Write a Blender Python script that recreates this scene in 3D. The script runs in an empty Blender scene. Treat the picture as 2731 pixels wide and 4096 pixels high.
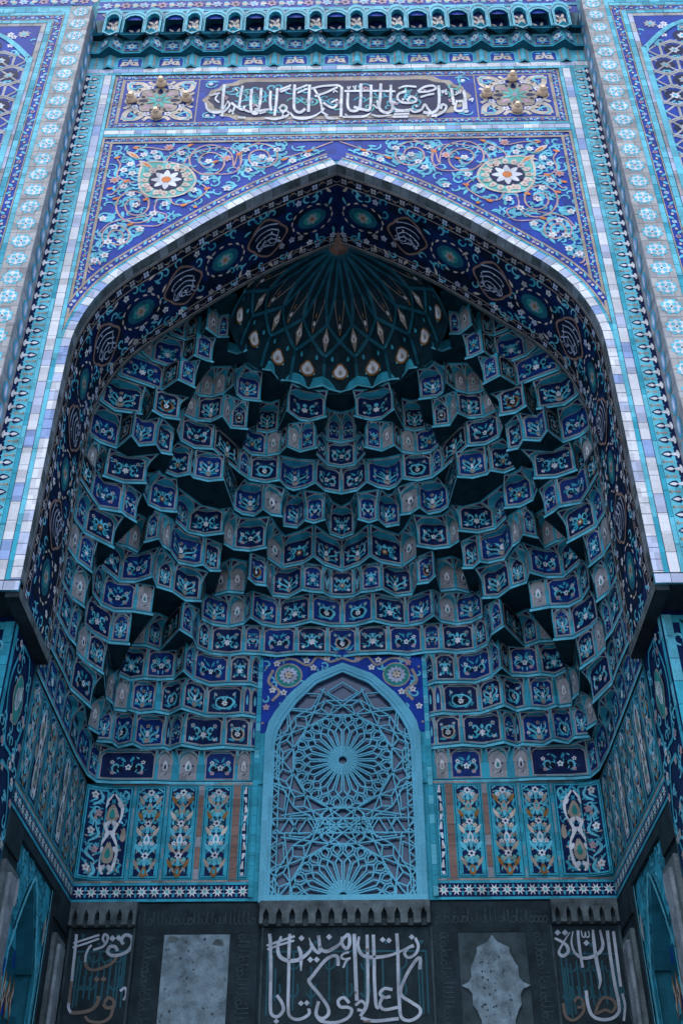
import bpy, math, random
from math import sin, cos, pi, sqrt, atan2, hypot, radians
from mathutils import Vector, Matrix
S = bpy.context.scene
COL = S.collection
# ---------------------------------------------------------------- camera, sky, sun, exposure
FPX, PITCH, YAW, ROLL, CX = 4574.886, 0.6536134, -0.0152997, -0.0024159, 0.2132018
PW, PH = 2731.0, 4096.0
CAM = Vector((CX, -10.0, 1.7))
FWD = Vector((sin(YAW)*cos(PITCH), cos(YAW)*cos(PITCH), sin(PITCH)))
_r0 = Vector((cos(YAW), -sin(YAW), 0)); _u0 = _r0.cross(FWD)
RGT = cos(ROLL)*_r0 + sin(ROLL)*_u0
UPV = -sin(ROLL)*_r0 + cos(ROLL)*_u0
cam = bpy.data.cameras.new('camera'); camo = bpy.data.objects.new('camera', cam); COL.objects.link(camo)
cam.sensor_fit = 'VERTICAL'; cam.sensor_height = 24.0; cam.lens = 24.0*FPX/PH
cam.clip_start = 0.1; cam.clip_end = 2000
M = Matrix((RGT, UPV, -FWD)).transposed().to_4x4(); M.translation = CAM
camo.matrix_world = M
S.camera = camo
W = bpy.data.worlds.new('World'); S.world = W; W.use_nodes = True
nt = W.node_tree; nt.nodes.clear()
sky = nt.nodes.new('ShaderNodeTexSky'); sky.sky_type = 'NISHITA'; sky.sun_disc = False
SUN_EL, SUN_AZ = radians(66), radians(190)      # azimuth measured from +Y, clockwise
sky.sun_elevation = SUN_EL; sky.sun_rotation = SUN_AZ; sky.air_density = 1.0; sky.dust_density = 2.0; sky.ozone_density = 1.5
bg = nt.nodes.new('ShaderNodeBackground'); bg.inputs['Strength'].default_value = 0.15
wo = nt.nodes.new('ShaderNodeOutputWorld')
nt.links.new(sky.outputs[0], bg.inputs[0]); nt.links.new(bg.outputs[0], wo.inputs[0])
sl = bpy.data.lights.new('sun', 'SUN'); sl.energy = 0.5; sl.angle = radians(35); sl.color = (1.0, .99, .97)
so = bpy.data.objects.new('sun', sl); COL.objects.link(so)
sd = Vector((sin(SUN_AZ)*cos(SUN_EL), cos(SUN_AZ)*cos(SUN_EL), sin(SUN_EL)))
so.rotation_euler = sd.to_track_quat('Z', 'Y').to_euler(); so.location = (0, -12, 30)
S.view_settings.view_transform = 'Standard'; S.view_settings.look = 'None'
S.view_settings.exposure = 0.9; S.view_settings.gamma = 1.0; S.view_settings.use_curve_mapping = False
try:
    S.cycles.use_denoising = True; S.cycles.max_bounces = 6; S.cycles.diffuse_bounces = 4
except Exception: pass

def U(px, py, x=None, y=None, z=None):
    """the point of a real plane (x, y or z constant) that the photograph shows at a pixel"""
    d = FWD + RGT*((px-PW/2)/FPX) - UPV*((py-PH/2)/FPX)
    if y is not None: t = (y-CAM.y)/d.y
    elif z is not None: t = (z-CAM.z)/d.z
    else: t = (x-CAM.x)/d.x
    return CAM + d*t

# ---------------------------------------------------------------- materials
MATS = {}
def mat(name, rgb, var=.22, rough=.42, tile=8.0, dirt=.25, metal=0.0, bump=.15, ns=1.7):
    m = bpy.data.materials.new(name); m.use_nodes = True; n = m.node_tree; n.nodes.clear()
    L = n.links.new
    out = n.nodes.new('ShaderNodeOutputMaterial'); b = n.nodes.new('ShaderNodeBsdfPrincipled'); L(b.outputs[0], out.inputs[0])
    geo = n.nodes.new('ShaderNodeNewGeometry')
    sn = n.nodes.new('ShaderNodeVectorMath'); sn.operation = 'SNAP'; sn.inputs[1].default_value = (1/tile,)*3
    L(geo.outputs['Position'], sn.inputs[0])
    wn = n.nodes.new('ShaderNodeTexWhiteNoise'); L(sn.outputs[0], wn.inputs['Vector'])
    no = n.nodes.new('ShaderNodeTexNoise'); no.inputs['Scale'].default_value = ns; no.inputs['Detail'].default_value = 6; no.inputs['Roughness'].default_value = .65
    L(geo.outputs['Position'], no.inputs['Vector'])
    n2 = n.nodes.new('ShaderNodeTexNoise'); n2.inputs['Scale'].default_value = 38; n2.inputs['Detail'].default_value = 3
    L(geo.outputs['Position'], n2.inputs['Vector'])
    # brightness factor = 1 + var*(tile-.5)*2 + dirt*(noise-.5)*2 + small glaze mottling
    m1 = n.nodes.new('ShaderNodeMath'); m1.operation = 'MULTIPLY_ADD'; L(wn.outputs['Value'], m1.inputs[0]); m1.inputs[1].default_value = 2*var; m1.inputs[2].default_value = 1-var
    m2 = n.nodes.new('ShaderNodeMath'); m2.operation = 'MULTIPLY_ADD'; L(no.outputs['Fac'], m2.inputs[0]); m2.inputs[1].default_value = 2*dirt; m2.inputs[2].default_value = -dirt
    m3 = n.nodes.new('ShaderNodeMath'); m3.operation = 'MULTIPLY_ADD'; L(n2.outputs['Fac'], m3.inputs[0]); m3.inputs[1].default_value = .5; m3.inputs[2].default_value = -.25
    a1 = n.nodes.new('ShaderNodeMath'); a1.operation = 'ADD'; L(m1.outputs[0], a1.inputs[0]); L(m2.outputs[0], a1.inputs[1])
    a2 = n.nodes.new('ShaderNodeMath'); a2.operation = 'ADD'; L(a1.outputs[0], a2.inputs[0]); L(m3.outputs[0], a2.inputs[1])
    mx = n.nodes.new('ShaderNodeVectorMath'); mx.operation = 'SCALE'; mx.inputs[0].default_value = rgb; L(a2.outputs[0], mx.inputs['Scale'])
    L(mx.outputs[0], b.inputs['Base Color'])
    b.inputs['Roughness'].default_value = rough; b.inputs['Specular IOR Level'].default_value = .07 if name != 'glass' else .6; b.inputs['Metallic'].default_value = metal
    if bump:
        bp = n.nodes.new('ShaderNodeBump'); bp.inputs['Strength'].default_value = bump; bp.inputs['Distance'].default_value = .01
        L(n2.outputs['Fac'], bp.inputs['Height']); L(bp.outputs[0], b.inputs['Normal'])
    MATS[name] = m
    return m
for a in [
    ('cobalt', (.010, .052, .35)), ('deep_blue', (.008, .035, .18)), ('navy', (.006, .019, .08)), ('night', (.006, .012, .03)),
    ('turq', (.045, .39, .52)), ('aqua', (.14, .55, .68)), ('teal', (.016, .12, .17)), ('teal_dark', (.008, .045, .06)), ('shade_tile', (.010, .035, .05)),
    ('white', (.72, .74, .78)), ('lavender', (.48, .54, .70)), ('sky_tile', (.30, .42, .70)),
    ('tan', (.40, .34, .28)), ('ochre', (.30, .15, .05)), ('orange', (.70, .22, .06)), ('pink', (.50, .33, .40)), ('coral', (.55, .36, .33)),
    ('green', (.03, .27, .25)), ('mint', (.12, .5, .46)), ('cream', (.66, .57, .48)), ('brick', (.27, .17, .14)),
    ('beige', (.43, .43, .43)), ('greige', (.33, .33, .35)), ('grout', (.06, .07, .12))]:
    mat(*a)
mat('stone', (.11, .14, .15), .1, .8, 2, 1.3, bump=.5, ns=5)
mat('dark_stone', (.020, .034, .042), .1, .6, 2, 1.1, bump=.4, ns=4)
mat('pale_stone', (.20, .24, .27), .06, .85, 2, 1.2, bump=.6, ns=4)
mat('carved_stone', (.045, .068, .078), .1, .6, 2, 1.0, bump=.4, ns=5)
mat('letter_white', (.40, .45, .52), .05, .6, 3, 1.0, ns=3)
mat('letter_brown', (.16, .13, .11), .05, .6, 3, .5)
mat('kufic', (.025, .10, .13), .05, .6, 3, .5)
mat('lattice_paint', (.15, .50, .66), .1, .5, 3, .3)
mat('gold', (.86, .62, .42), .05, .4, 8, .2, metal=.45, bump=.3)
mat('paving', (.26, .27, .28), .15, .8, 1.2, .3)
mat('glass', (.05, .08, .15), .1, .15, 3, .4, bump=.1)
mat('plaster', (.18, .25, .29), .05, .8, 2, 1.2, bump=.5, ns=6)

# ---------------------------------------------------------------- mesh collecting
class MB:
    def __init__(s): s.v = []; s.f = []; s.m = []; s.names = []
    def mi(s, m):
        if m not in s.names: s.names.append(m)
        return s.names.index(m)
    def face(s, pts, m):
        i = len(s.v); s.v += [tuple(p) for p in pts]; s.f.append(tuple(range(i, i+len(pts)))); s.m.append(s.mi(m))
    def box(s, x0, y0, z0, x1, y1, z1, m):
        P = [(x0,y0,z0),(x1,y0,z0),(x1,y1,z0),(x0,y1,z0),(x0,y0,z1),(x1,y0,z1),(x1,y1,z1),(x0,y1,z1)]
        for q in ((0,1,5,4),(1,2,6,5),(2,3,7,6),(3,0,4,7),(4,5,6,7),(3,2,1,0)): s.face([P[k] for k in q], m)
    def prism(s, poly, fn, h0, h1, m):
        A = [fn(u, v, h0) for u, v in poly]; B = [fn(u, v, h1) for u, v in poly]; n = len(poly)
        s.face(B, m)
        for i in range(n): s.face([A[i], A[(i+1) % n], B[(i+1) % n], B[i]], m)
    def lathe(s, c, axis, prof, m, n=12):
        ax = Vector(axis).normalized(); t = Vector((0,0,1)) if abs(ax.z) < .9 else Vector((1,0,0))
        e1 = ax.cross(t).normalized(); e2 = ax.cross(e1); c = Vector(c)
        R = [[c+ax*a+(e1*cos(2*pi*k/n)+e2*sin(2*pi*k/n))*r for k in range(n)] for r, a in prof]
        for i in range(len(R)-1):
            for k in range(n): s.face([R[i][k], R[i][(k+1) % n], R[i+1][(k+1) % n], R[i+1][k]], m)
    def build(s, name, parent=None):
        me = bpy.data.meshes.new(name); me.from_pydata(s.v, [], s.f)
        for m in s.names: me.materials.append(MATS[m])
        me.polygons.foreach_set('material_index', s.m); me.update()
        o = bpy.data.objects.new(name, me); COL.objects.link(o)
        if parent is not None: o.parent = parent
        return o
def thing(name, label, cat, loc=(0, 0, 0), group=None):
    o = bpy.data.objects.new(name, None); COL.objects.link(o); o.empty_display_size = .2
    o['label'] = label; o['category'] = cat
    if group: o['group'] = group
    return o
def tag(o, label, cat, group=None):
    o['label'] = label; o['category'] = cat
    if group: o['group'] = group
    return o

# ---------------------------------------------------------------- flat ornament (tile mosaic) in local (u, v)
def cat_rom(P, n=6):
    if len(P) < 3: 
        return [(P[0][0]+(P[-1][0]-P[0][0])*i/n, P[0][1]+(P[-1][1]-P[0][1])*i/n) for i in range(n+1)]
    Q = [(2*P[0][0]-P[1][0], 2*P[0][1]-P[1][1])]+list(P)+[(2*P[-1][0]-P[-2][0], 2*P[-1][1]-P[-2][1])]
    out = []
    for i in range(1, len(Q)-2):
        a, b, c, d = Q[i-1], Q[i], Q[i+1], Q[i+2]
        for k in range(n):
            t = k/n
            out.append(tuple(.5*(2*b[j]+(c[j]-a[j])*t+(2*a[j]-5*b[j]+4*c[j]-d[j])*t*t+(3*b[j]-a[j]-3*c[j]+d[j])*t**3) for j in (0, 1)))
    out.append(tuple(P[-1])); return out
class Dec:
    def __init__(s): s.p = []
    def poly(s, pts, m, l=1): s.p.append((list(pts), m, l))
    def rect(s, u0, v0, u1, v1, m, l=1): s.poly([(u0, v0), (u1, v0), (u1, v1), (u0, v1)], m, l)
    def circ(s, c, r, m, l=1, n=10, ry=None):
        ry = ry or r; s.poly([(c[0]+r*cos(2*pi*k/n), c[1]+ry*sin(2*pi*k/n)) for k in range(n)], m, l)
    def flower(s, c, r, m='white', m2='ochre', l=2, n=5, rot=.3, core=.34, depth=.2):
        N = n*4
        s.poly([(c[0]+r*(1-depth+depth*cos(n*a))*cos(a+rot), c[1]+r*(1-depth+depth*cos(n*a))*sin(a+rot)) for a in [2*pi*k/N for k in range(N)]], m, l)
        if m2: s.circ(c, r*core, m2, l+1, 7)
    def star(s, c, r, n, m, l=1, inner=.5, rot=0):
        s.poly([(c[0]+(r if k % 2 == 0 else r*inner)*cos(rot+pi*k/n), c[1]+(r if k % 2 == 0 else r*inner)*sin(rot+pi*k/n)) for k in range(2*n)], m, l)
    def leaf(s, c, ang, L, w, m='aqua', l=2, bend=.25):
        a, b = cos(ang), sin(ang); pts = []
        for sg, rng in ((1, range(0, 7)), (-1, range(5, 0, -1))):
            for k in rng:
                t = k/6; x = L*t; y = sg*w*.5*sin(pi*t**.8)+bend*L*(t*t)
                pts.append((c[0]+x*a-y*b, c[1]+x*b+y*a))
        s.poly(pts, m, l)
    def drop(s, c, ang, L, w, m='white', l=2):
        a, b = cos(ang), sin(ang); pts = []
        for k in range(12):
            t = 2*pi*k/12; x = L*.5*(1-cos(t)); y = w*.5*sin(t)*(1-.55*x/L)*1.25
            pts.append((c[0]+x*a-y*b, c[1]+x*b+y*a))
        s.poly(pts, m, l)
    def rib(s, P, w, m='aqua', l=1, n=5, taper=None):
        C = cat_rom(P, n); N = len(C); Lf = []; Rt = []
        for i, (x, y) in enumerate(C):
            x0, y0 = C[max(i-1, 0)]; x1, y1 = C[min(i+1, N-1)]; d = hypot(x1-x0, y1-y0) or 1e-6
            t = i/(N-1)
            ww = w*.5*(taper(t) if taper else 1.0)
            Lf.append((x-(y1-y0)/d*ww, y+(x1-x0)/d*ww)); Rt.append((x+(y1-y0)/d*ww, y-(x1-x0)/d*ww))
        for i in range(N-1): s.poly([Rt[i], Rt[i+1], Lf[i+1], Lf[i]], m, l)
    def curl(s, c, r, a0, turns, w, m='aqua', l=1, tail=None, sq=1.0, r1=.15):
        n = max(6, int(abs(turns)*12)); P = []
        if tail: P += tail
        for k in range(n+1):
            t = k/n; rr = r*(1-(1-r1)*t); a = a0+2*pi*turns*t; P.append((c[0]+rr*cos(a), c[1]+rr*sin(a)*sq))
        s.rib(P, w, m, l, 2, lambda t: .55+.45*sin(pi*min(1, t*1.15)))
    def mirror(s):
        s.p += [([(-u, v) for u, v in reversed(P)], m, l) for P, m, l in s.p]; return s
    def shift(s, du, dv, k=1.0, kv=None):
        kv = kv or k; s.p = [([(u*k+du, v*kv+dv) for u, v in P], m, l) for P, m, l in s.p]; return s
    def add(s, o, du=0, dv=0, k=1.0, fu=1, rot=0):
        c, q = cos(rot), sin(rot)
        for P, m, l in o.p:
            Q = [(du+(u*fu*c-v*q)*k, dv+(u*fu*q+v*c)*k) for u, v in P]
            if fu < 0: Q.reverse()
            s.p.append((Q, m, l))
    def clip(s, ok): s.p = [q for q in s.p if all(ok(u, v) for u, v in q[0])]; return s
    def emit(s, mb, fn, h0=0.0, dh=.0025):
        for i, (P, m, l) in enumerate(s.p): mb.face([fn(u, v, h0+dh*(l+.11*(i % 8))) for u, v in P], m)
def cut(P, ax, val):
    """split a polygon along u = val (ax 0) or v = val (ax 1)"""
    lo, hi = [], []; n = len(P)
    for i in range(n):
        a, b = P[i], P[(i+1) % n]; da, db = a[ax]-val, b[ax]-val
        if da <= 0: lo.append(a)
        if da >= 0: hi.append(a)
        if da*db < 0:
            t = da/(da-db); c = (a[0]+(b[0]-a[0])*t, a[1]+(b[1]-a[1])*t); lo.append(c); hi.append(c)
    return [q for q in (lo, hi) if len(q) > 2 and abs(sum(q[i][0]*q[(i+1) % len(q)][1]-q[(i+1) % len(q)][0]*q[i][1] for i in range(len(q)))) > 1e-7]
def cut_all(d, us=(), vs=()):
    for ax, vals in ((0, us), (1, vs)):
        for val in vals:
            out = []
            for P, m, l in d.p:
                if min(p[ax] for p in P) < val-1e-6 and max(p[ax] for p in P) > val+1e-6: out += [(q, m, l) for q in cut(P, ax, val)]
                else: out.append((P, m, l))
            d.p = out
    return d
def sheet(mb, fn, u0, v0, u1, v1, m, nu=1, nv=1, h=0.0):
    for i in range(nu):
        for j in range(nv):
            a, b = u0+(u1-u0)*i/nu, u0+(u1-u0)*(i+1)/nu; c, d = v0+(v1-v0)*j/nv, v0+(v1-v0)*(j+1)/nv
            mb.face([fn(a, c, h), fn(b, c, h), fn(b, d, h), fn(a, d, h)], m)
def plane_y(y0): return lambda u, v, h: (u, y0-h, v)                 # faces the viewer
def plane_x(x0, sg): return lambda u, v, h: (sg*(x0-h), u, v)        # side wall, faces the axis; u = depth
def tiles(d, u0, v0, u1, v1, n, vert, mats, rng, l=1, gap=.006):
    """a row of n glazed tiles with dark joints"""
    for k in range(n):
        m = rng.choice(mats); g = gap/2
        if vert: a, b = v0+(v1-v0)*k/n, v0+(v1-v0)*(k+1)/n; d.rect(u0+g, a+g, u1-g, b-g, m, l)
        else: a, b = u0+(u1-u0)*k/n, u0+(u1-u0)*(k+1)/n; d.rect(a+g, v0+g, b-g, v1-g, m, l)
WHT = ['white', 'white', 'lavender', 'white', 'lavender', 'white', 'sky_tile']
TRQ = ['aqua', 'aqua', 'turq', 'aqua']

# ================================================================= the pointed arch profile (left half, from the photograph, on the facade plane)
_ap = [(1347,662),(1223,702),(1103,753),(952,816),(801,906),(701,967),(600,1032),(549,1056),(484,1098),(436,1138),(392,1182),(354,1229),(323,1277),(298,1331),(285,1357),(276,1400)]
_pts = [(U(a, b, y=0).x, U(a, b, y=0).z) for a, b in _ap]; _pts[0] = (0.0, _pts[0][1])
ARC = [(x, z) for x, z in reversed(_pts)]
ARC = [(-3.33, 8.36), (-3.33, 9.2), (-3.33, 10.0), (-3.33, 10.8), (-3.325, 11.4)]+[p for p in ARC if p[1] > 11.7]
for _ in range(2):       # ease the traced points
    ARC = ARC[:5]+[((ARC[i-1][0]+2*ARC[i][0]+ARC[i+1][0])/4, (ARC[i-1][1]+2*ARC[i][1]+ARC[i+1][1])/4) for i in range(5, len(ARC)-1)]+ARC[-1:]
ARC = cat_rom(ARC, 4)
ARS = [0.0]
for i in range(1, len(ARC)): ARS.append(ARS[-1]+hypot(ARC[i][0]-ARC[i-1][0], ARC[i][1]-ARC[i-1][1]))
ALEN = ARS[-1]
def arc_at(s, off=0.0):
    """point on the left half profile at arc length s, moved outward by off"""
    s = max(0, min(ALEN, s)); i = 0
    while i < len(ARS)-2 and ARS[i+1] < s: i += 1
    t = (s-ARS[i])/max(1e-9, ARS[i+1]-ARS[i]); a, b = ARC[i], ARC[i+1]
    i0, i1 = max(0, i-1), min(len(ARC)-1, i+2)
    dx, dz = ARC[i1][0]-ARC[i0][0], ARC[i1][1]-ARC[i0][1]; d = hypot(dx, dz)
    nx, nz = -dz/d, dx/d
    x, z = a[0]+(b[0]-a[0])*t+nx*off, a[1]+(b[1]-a[1])*t+nz*off
    return min(x, 0.0), z, nx, nz
def arc_top(x, off):
    """height of the offset arch line above a given |x|"""
    x = -abs(x); best = None; prev = None
    for k in range(141):
        p = arc_at(ALEN*k/140, off)
        if prev and prev[0] <= x <= p[0] and p[0] > prev[0]:
            best = prev[1]+(p[1]-prev[1])*(x-prev[0])/(p[0]-prev[0])
        prev = p
    if best is None: best = arc_at(ALEN, off)[1]+off*.4 if x > -.3 else 8.36
    return best
YB = 1.42          # depth of the soffit
FX = plane_y(0.0)
# ================================================================= ground
g = MB(); g.face([(-300,-300,0),(300,-300,0),(300,300,0),(-300,300,0)], 'paving')
o = g.build('ground'); o['kind'] = 'structure'

# ================================================================= facade wall with its tile frames
rng = random.Random(5)
fac = thing('portal_wall', 'tall turquoise and white tiled front wall of the portal, cut by the pointed arch', 'wall')
mb = MB(); NX = 44; H0 = 8.36; ZT = 18.18
xs = [-3.33+6.66*i/NX for i in range(NX+1)]
tops = [arc_top(x, 0) for x in xs]; tops[0] = tops[-1] = arc_at(4.0)[1]
for i in range(NX):
    mb.face([(xs[i], 0, tops[i]), (xs[i+1], 0, tops[i+1]), (xs[i+1], 0, ZT+2.2), (xs[i], 0, ZT+2.2)], 'turq')
for sg in (-1, 1):
    a, b = (-4.4, -3.33) if sg < 0 else (3.33, 4.4)
    mb.face([(a,0,H0),(b,0,H0),(b,0,ZT+2.2),(a,0,ZT+2.2)], 'turq')
mb.build('wall_face', fac)
mb = MB()
for sg in (-1, 1):     # dark stone underside of the arch foot, and its pale front edge
    X0, X1 = 3.33, 4.4
    mb.face([(sg*X0,0,H0),(sg*X0,YB,H0),(sg*X1,YB,H0),(sg*X1,0,H0)], 'dark_stone')
    mb.face([(sg*(X0-.012),-.02,H0-.07),(sg*(X0-.012),YB,H0-.07),(sg*(X0-.012),YB,H0+.05),(sg*(X0-.012),-.02,H0+.05)], 'stone')
    mb.box(min(sg*X0, sg*3.47), .0, H0-.07, max(sg*X0, sg*3.47), YB, H0-.001, 'dark_stone')
mb.build('arch_foot_slab', fac)
# closed body behind everything, so that no light leaks into the niche
mb = MB()
mb.face([(-9,5.4,0),(9,5.4,0),(9,5.4,21),(-9,5.4,21)], 'dark_stone'); mb.face([(-9,-.3,21),(9,-.3,21),(9,5.4,21),(-9,5.4,21)], 'stone')
for sg in (-1, 1): mb.face([(sg*9,-.3,0),(sg*9,5.4,0),(sg*9,5.4,21),(sg*9,-.3,21)], 'stone')
# back face of the front wall round the arch
for i in range(NX): mb.face([(xs[i], YB+.004, tops[i]), (xs[i+1], YB+.004, tops[i+1]), (xs[i+1], YB+.004, 17), (xs[i], YB+.004, 17)], 'teal_dark')
mb.build('wall_core', fac)

def floral_strip(L, w, rng, pitch=.27):
    """running border of pink and pale flowers between turquoise leaves on navy; u along, v across"""
    d = Dec(); d.rect(0, 0, L, w, 'cobalt', 1); n = max(1, round(L/pitch)); p = L/n; c = w/2
    for k in range(n):
        u = p*(k+.5)
        d.flower((u, c), w*.36, 'pink' if k % 2 else 'lavender', 'navy' if k % 2 else 'aqua', 3, 6)
        for q in (-1, 1):
            d.leaf((u+q*w*.42, c), (0 if q > 0 else pi)+.5*q*(1 if k % 2 else -1), p*.34, w*.38, 'aqua', 2, .3*(1 if k % 2 else -1)*q)
        d.drop((u+p*.5-w*.16, c), 0, w*.42, w*.36, 'cream', 3)
    return d
def along(d, P0, P1, nrm):
    """lay a strip (u along, v across) from P0 to P1 on a plane given as 2-D points; nrm=+1 keeps v to the left"""
    L = hypot(P1[0]-P0[0], P1[1]-P0[1]); a = ((P1[0]-P0[0])/L, (P1[1]-P0[1])/L); b = (-a[1]*nrm, a[0]*nrm)
    q = Dec(); q.p = [([(P0[0]+a[0]*u+b[0]*v, P0[1]+a[1]*u+b[1]*v) for u, v in (P if nrm > 0 else reversed(P))], m, l) for P, m, l in d.p]
    return q
def fleur_border(L, rng):
    """the dense dark-blue, white and ochre finial border; u = 0 (outer) .. .234 (inner), v along"""
    d = Dec(); w = .234; d.rect(0, 0, w, L, 'navy', 1); n = round(L/.218); p = L/n
    d.rect(w*.30, 0, w, L, 'aqua', 2)
    for k in range(n+1):
        v = p*k
        d.poly([(w*.22, v), (w*.42, v+.035), (w*.62, v+.045), (w*.86, v+.035), (w*.99, v+.06), (w*.99, v-.06), (w*.86, v-.035), (w*.62, v-.045), (w*.42, v-.035)], 'aqua', 2)
        d.poly([(w*.38, v), (w*.52, v+.022), (w*.62, v+.008), (w*.80, v+.008), (w*.9, v+.032), (w*.97, v), (w*.9, v-.032), (w*.80, v-.008), (w*.62, v-.008), (w*.52, v-.022)], 'tan', 3)
        d.circ((w*.93, v), .012, 'green', 4, 6)
        if k < n:
            v += p/2
            d.poly([(w*.40, v+.012), (w*.52, v+.052), (w*.74, v+.04), (w*.97, v), (w*.74, v-.04), (w*.52, v-.052), (w*.40, v-.012)], 'navy', 3)
            d.poly([(w*.46, v), (w*.6, v+.022), (w*.72, v+.02), (w*.88, v), (w*.72, v-.02), (w*.6, v-.022)], 'white', 4)
            d.poly([(w*.05, v), (w*.10, v+.05), (w*.18, v+.062), (w*.20, v+.03), (w*.30, v+.022), (w*.46, v+.012), (w*.46, v-.012), (w*.30, v-.022), (w*.20, v-.03), (w*.18, v-.062), (w*.10, v-.05)], 'white', 4)
    return d
ZB = [18.164, 18.052, 17.985]     # under the cornice: white band, turquoise band
frame = Dec(); fleur = Dec()
for sg in (-1, 1):
    d = Dec(); Z1 = ZB[2]
    for (a, b, m, n, vert) in ((3.442, 3.499, TRQ, 26, 1), (3.501, 3.616, WHT, 36, 1), (3.618, 3.675, TRQ, 26, 1), (3.909, 3.957, ['turq', 'turq', 'aqua'], 24, 1)):
        tiles(d, -b, H0+.13, -a, Z1, n, True, m, rng, 2)
    tiles(d, -3.675, H0, -3.33, H0+.122, 2, False, ['white', 'sky_tile', 'lavender'], rng, 2)
    tiles(d, -3.957, H0, -3.677, H0+.122, 2, False, ['white', 'lavender'], rng, 2)
    frame.add(d, fu=-sg)
    q = fleur_border(Z1-H0-.13, rng).shift(-3.909, H0+.13)
    fleur.add(q, fu=-sg)
tiles(frame, -3.957, ZB[1], 3.957, ZB[0], 34, False, WHT, rng, 2)
tiles(frame, -3.957, ZB[2], 3.957, ZB[1], 40, False, TRQ, rng, 2)
tiles(frame, -3.44, 16.522, 3.44, 16.582, 34, False, TRQ, rng, 2)
tiles(frame, -3.44, 16.422, 3.44, 16.522, 30, False, WHT, rng, 2)
tiles(frame, -3.44, 16.363, 3.44, 16.422, 34, False, TRQ, rng, 2)
mb = MB()
for a, b in ((-3.958, -3.44), (3.44, 3.958)): sheet(mb, FX, a, H0, b, ZB[0], 'grout', 1, 1, .02)
sheet(mb, FX, -3.44, 16.36, 3.44, 16.584, 'grout', 1, 1, .02); sheet(mb, FX, -3.44, ZB[2], 3.44, ZB[0], 'grout', 1, 1, .02)
frame.emit(mb, FX, .02); mb.build('tile_frame', fac)
mb = MB(); fleur.emit(mb, FX, .022); mb.build('finial_border', fac)

# ================================================================= the arch: voussoirs, grey reveal, soffit mosaic with cartouches
arch = thing('pointed_arch', 'great pointed arch with white tiled rim and dark mosaic soffit of flowers and script', 'arch')
mb = MB(); NS = 96; rngv = random.Random(2)
for sg in (1, -1):
    def A3(s, off, y): 
        x, z, _, _ = arc_at(s, off); return (sg*x, y, z)
    n = 58
    for k in range(n):
        a, b = ALEN*k/n, ALEN*(k+1)/n; e = .004
        if k == 0: a = .13
        m = rngv.choice(WHT)
        q = [A3(a+e, 0.0, -.03), A3(b-e, 0.0, -.03), A3(b-e, .108, -.03), A3(a+e, .108, -.03)]
        mb.face(q, m)
        q = [A3(a, -.001, -.027), A3(b, -.001, -.027), A3(b, .11, -.027), A3(a, .11, -.027)]; mb.face(q, 'grout')
        q = [A3(a+e, .112, -.024), A3(b-e, .112, -.024), A3(b-e, .148, -.024), A3(a+e, .148, -.024)]; mb.face(q, rngv.choice(TRQ))
        m = rngv.choice(['stone', 'pale_stone', 'stone', 'pale_stone'])
        mb.face([A3(a+e, 0, -.03), A3(a+e, 0, .12), A3(b-e, 0, .12), A3(b-e, 0, -.03)], m)
        mb.face([A3(a, .004, -.027), A3(a, .004, .12), A3(b, .004, .12), A3(b, .004, -.027)], 'grout')
mb.build('voussoir', arch)
# soffit
half = Dec(); rs = random.Random(11); B1, B2, B3, B4 = .16, .31, 1.22, 1.35
def knot_border(v0, v1, L):
    d = Dec(); n = round(L/.24); p = L/n; c = (v0+v1)/2; w = v1-v0
    for k in range(n):
        u = p*(k+.5); m = 'beige' if k % 2 else 'lavender'
        d.flower((u, c), w*.40, m, 'navy', 2, 4, pi/4, .22, .22); d.circ((u+p/2, c+(.2*w if k % 2 else -.2*w)), w*.13, 'ochre', 2, 6)
        d.rib([(u+w*.4, c), (u+p/2, c+(.3*w if k % 2 else -.3*w)), (u+p-w*.4, c)], .012, 'greige', 2, 3)
    for k in range(90): d.rect(L*k/90, v0-.015, L*(k+1)/90, v0, 'tan', 2); d.rect(L*k/90, v1, L*(k+1)/90, v1+.015, 'tan', 2)
    return d
half.add(knot_border(B1, B2, ALEN)); half.add(knot_border(B3-.0, B4, ALEN))
FC = (B2+B3)/2; FW = B3-B2-.04
cart_s = [1.45+1.52*i for i in range(5)]
for i in range(6):          # green medallions between the cartouches
    u = .7+1.52*i
    if u < ALEN-.3:
        half.circ((u, FC), .24, 'teal', 2, 16, .16); half.circ((u, FC), .15, 'green', 3, 12, .10); half.flower((u, FC), .1, 'greige', 'ochre', 4, 6)
        for k in range(14):
            a = 2*pi*k/14; half.leaf((u+.34*cos(a), FC+.24*sin(a)), a+pi/2, .09, .03, 'cream', 3, .2)
for k in range(int(ALEN/.135)):
    u = .1+k*.135+rs.uniform(-.04, .04)
    for j in range(6):
        v = B2+.06+j*(FW-.05)/5+rs.uniform(-.04, .04)
        if any(hypot((u-c)/.36, (v-FC)/.34) < 1 for c in cart_s) or any(hypot((u-(.7+1.52*i))/.4, (v-FC)/.27) < 1 for i in range(6)): continue
        q = rs.random()
        if q < .26: half.flower((u, v), .058, rs.choice(['lavender', 'beige', 'white']), 'tan', 3, 5, rs.random()*6)
        elif q < .75: half.curl((u, v), .085, rs.random()*6.3, rs.choice([-.8, .8]), .03, rs.choice(['turq', 'aqua', 'aqua']), 2)
        elif q < .88: half.leaf((u, v), rs.random()*6.3, .14, .045, 'cream' if q < .82 else 'aqua', 3)
        else: half.poly([(u-.1, v-.07), (u+.1, v-.09), (u+.12, v+.08), (u-.08, v+.1)], 'night', 1)
for i in range(40):
    u = rs.uniform(.1, ALEN-.1); v = rs.uniform(B2+.1, B3-.1); half.poly([(u-.12, v-.09), (u+.1, v-.11), (u+.14, v+.08), (u-.1, v+.12)], 'night', 1)
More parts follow.
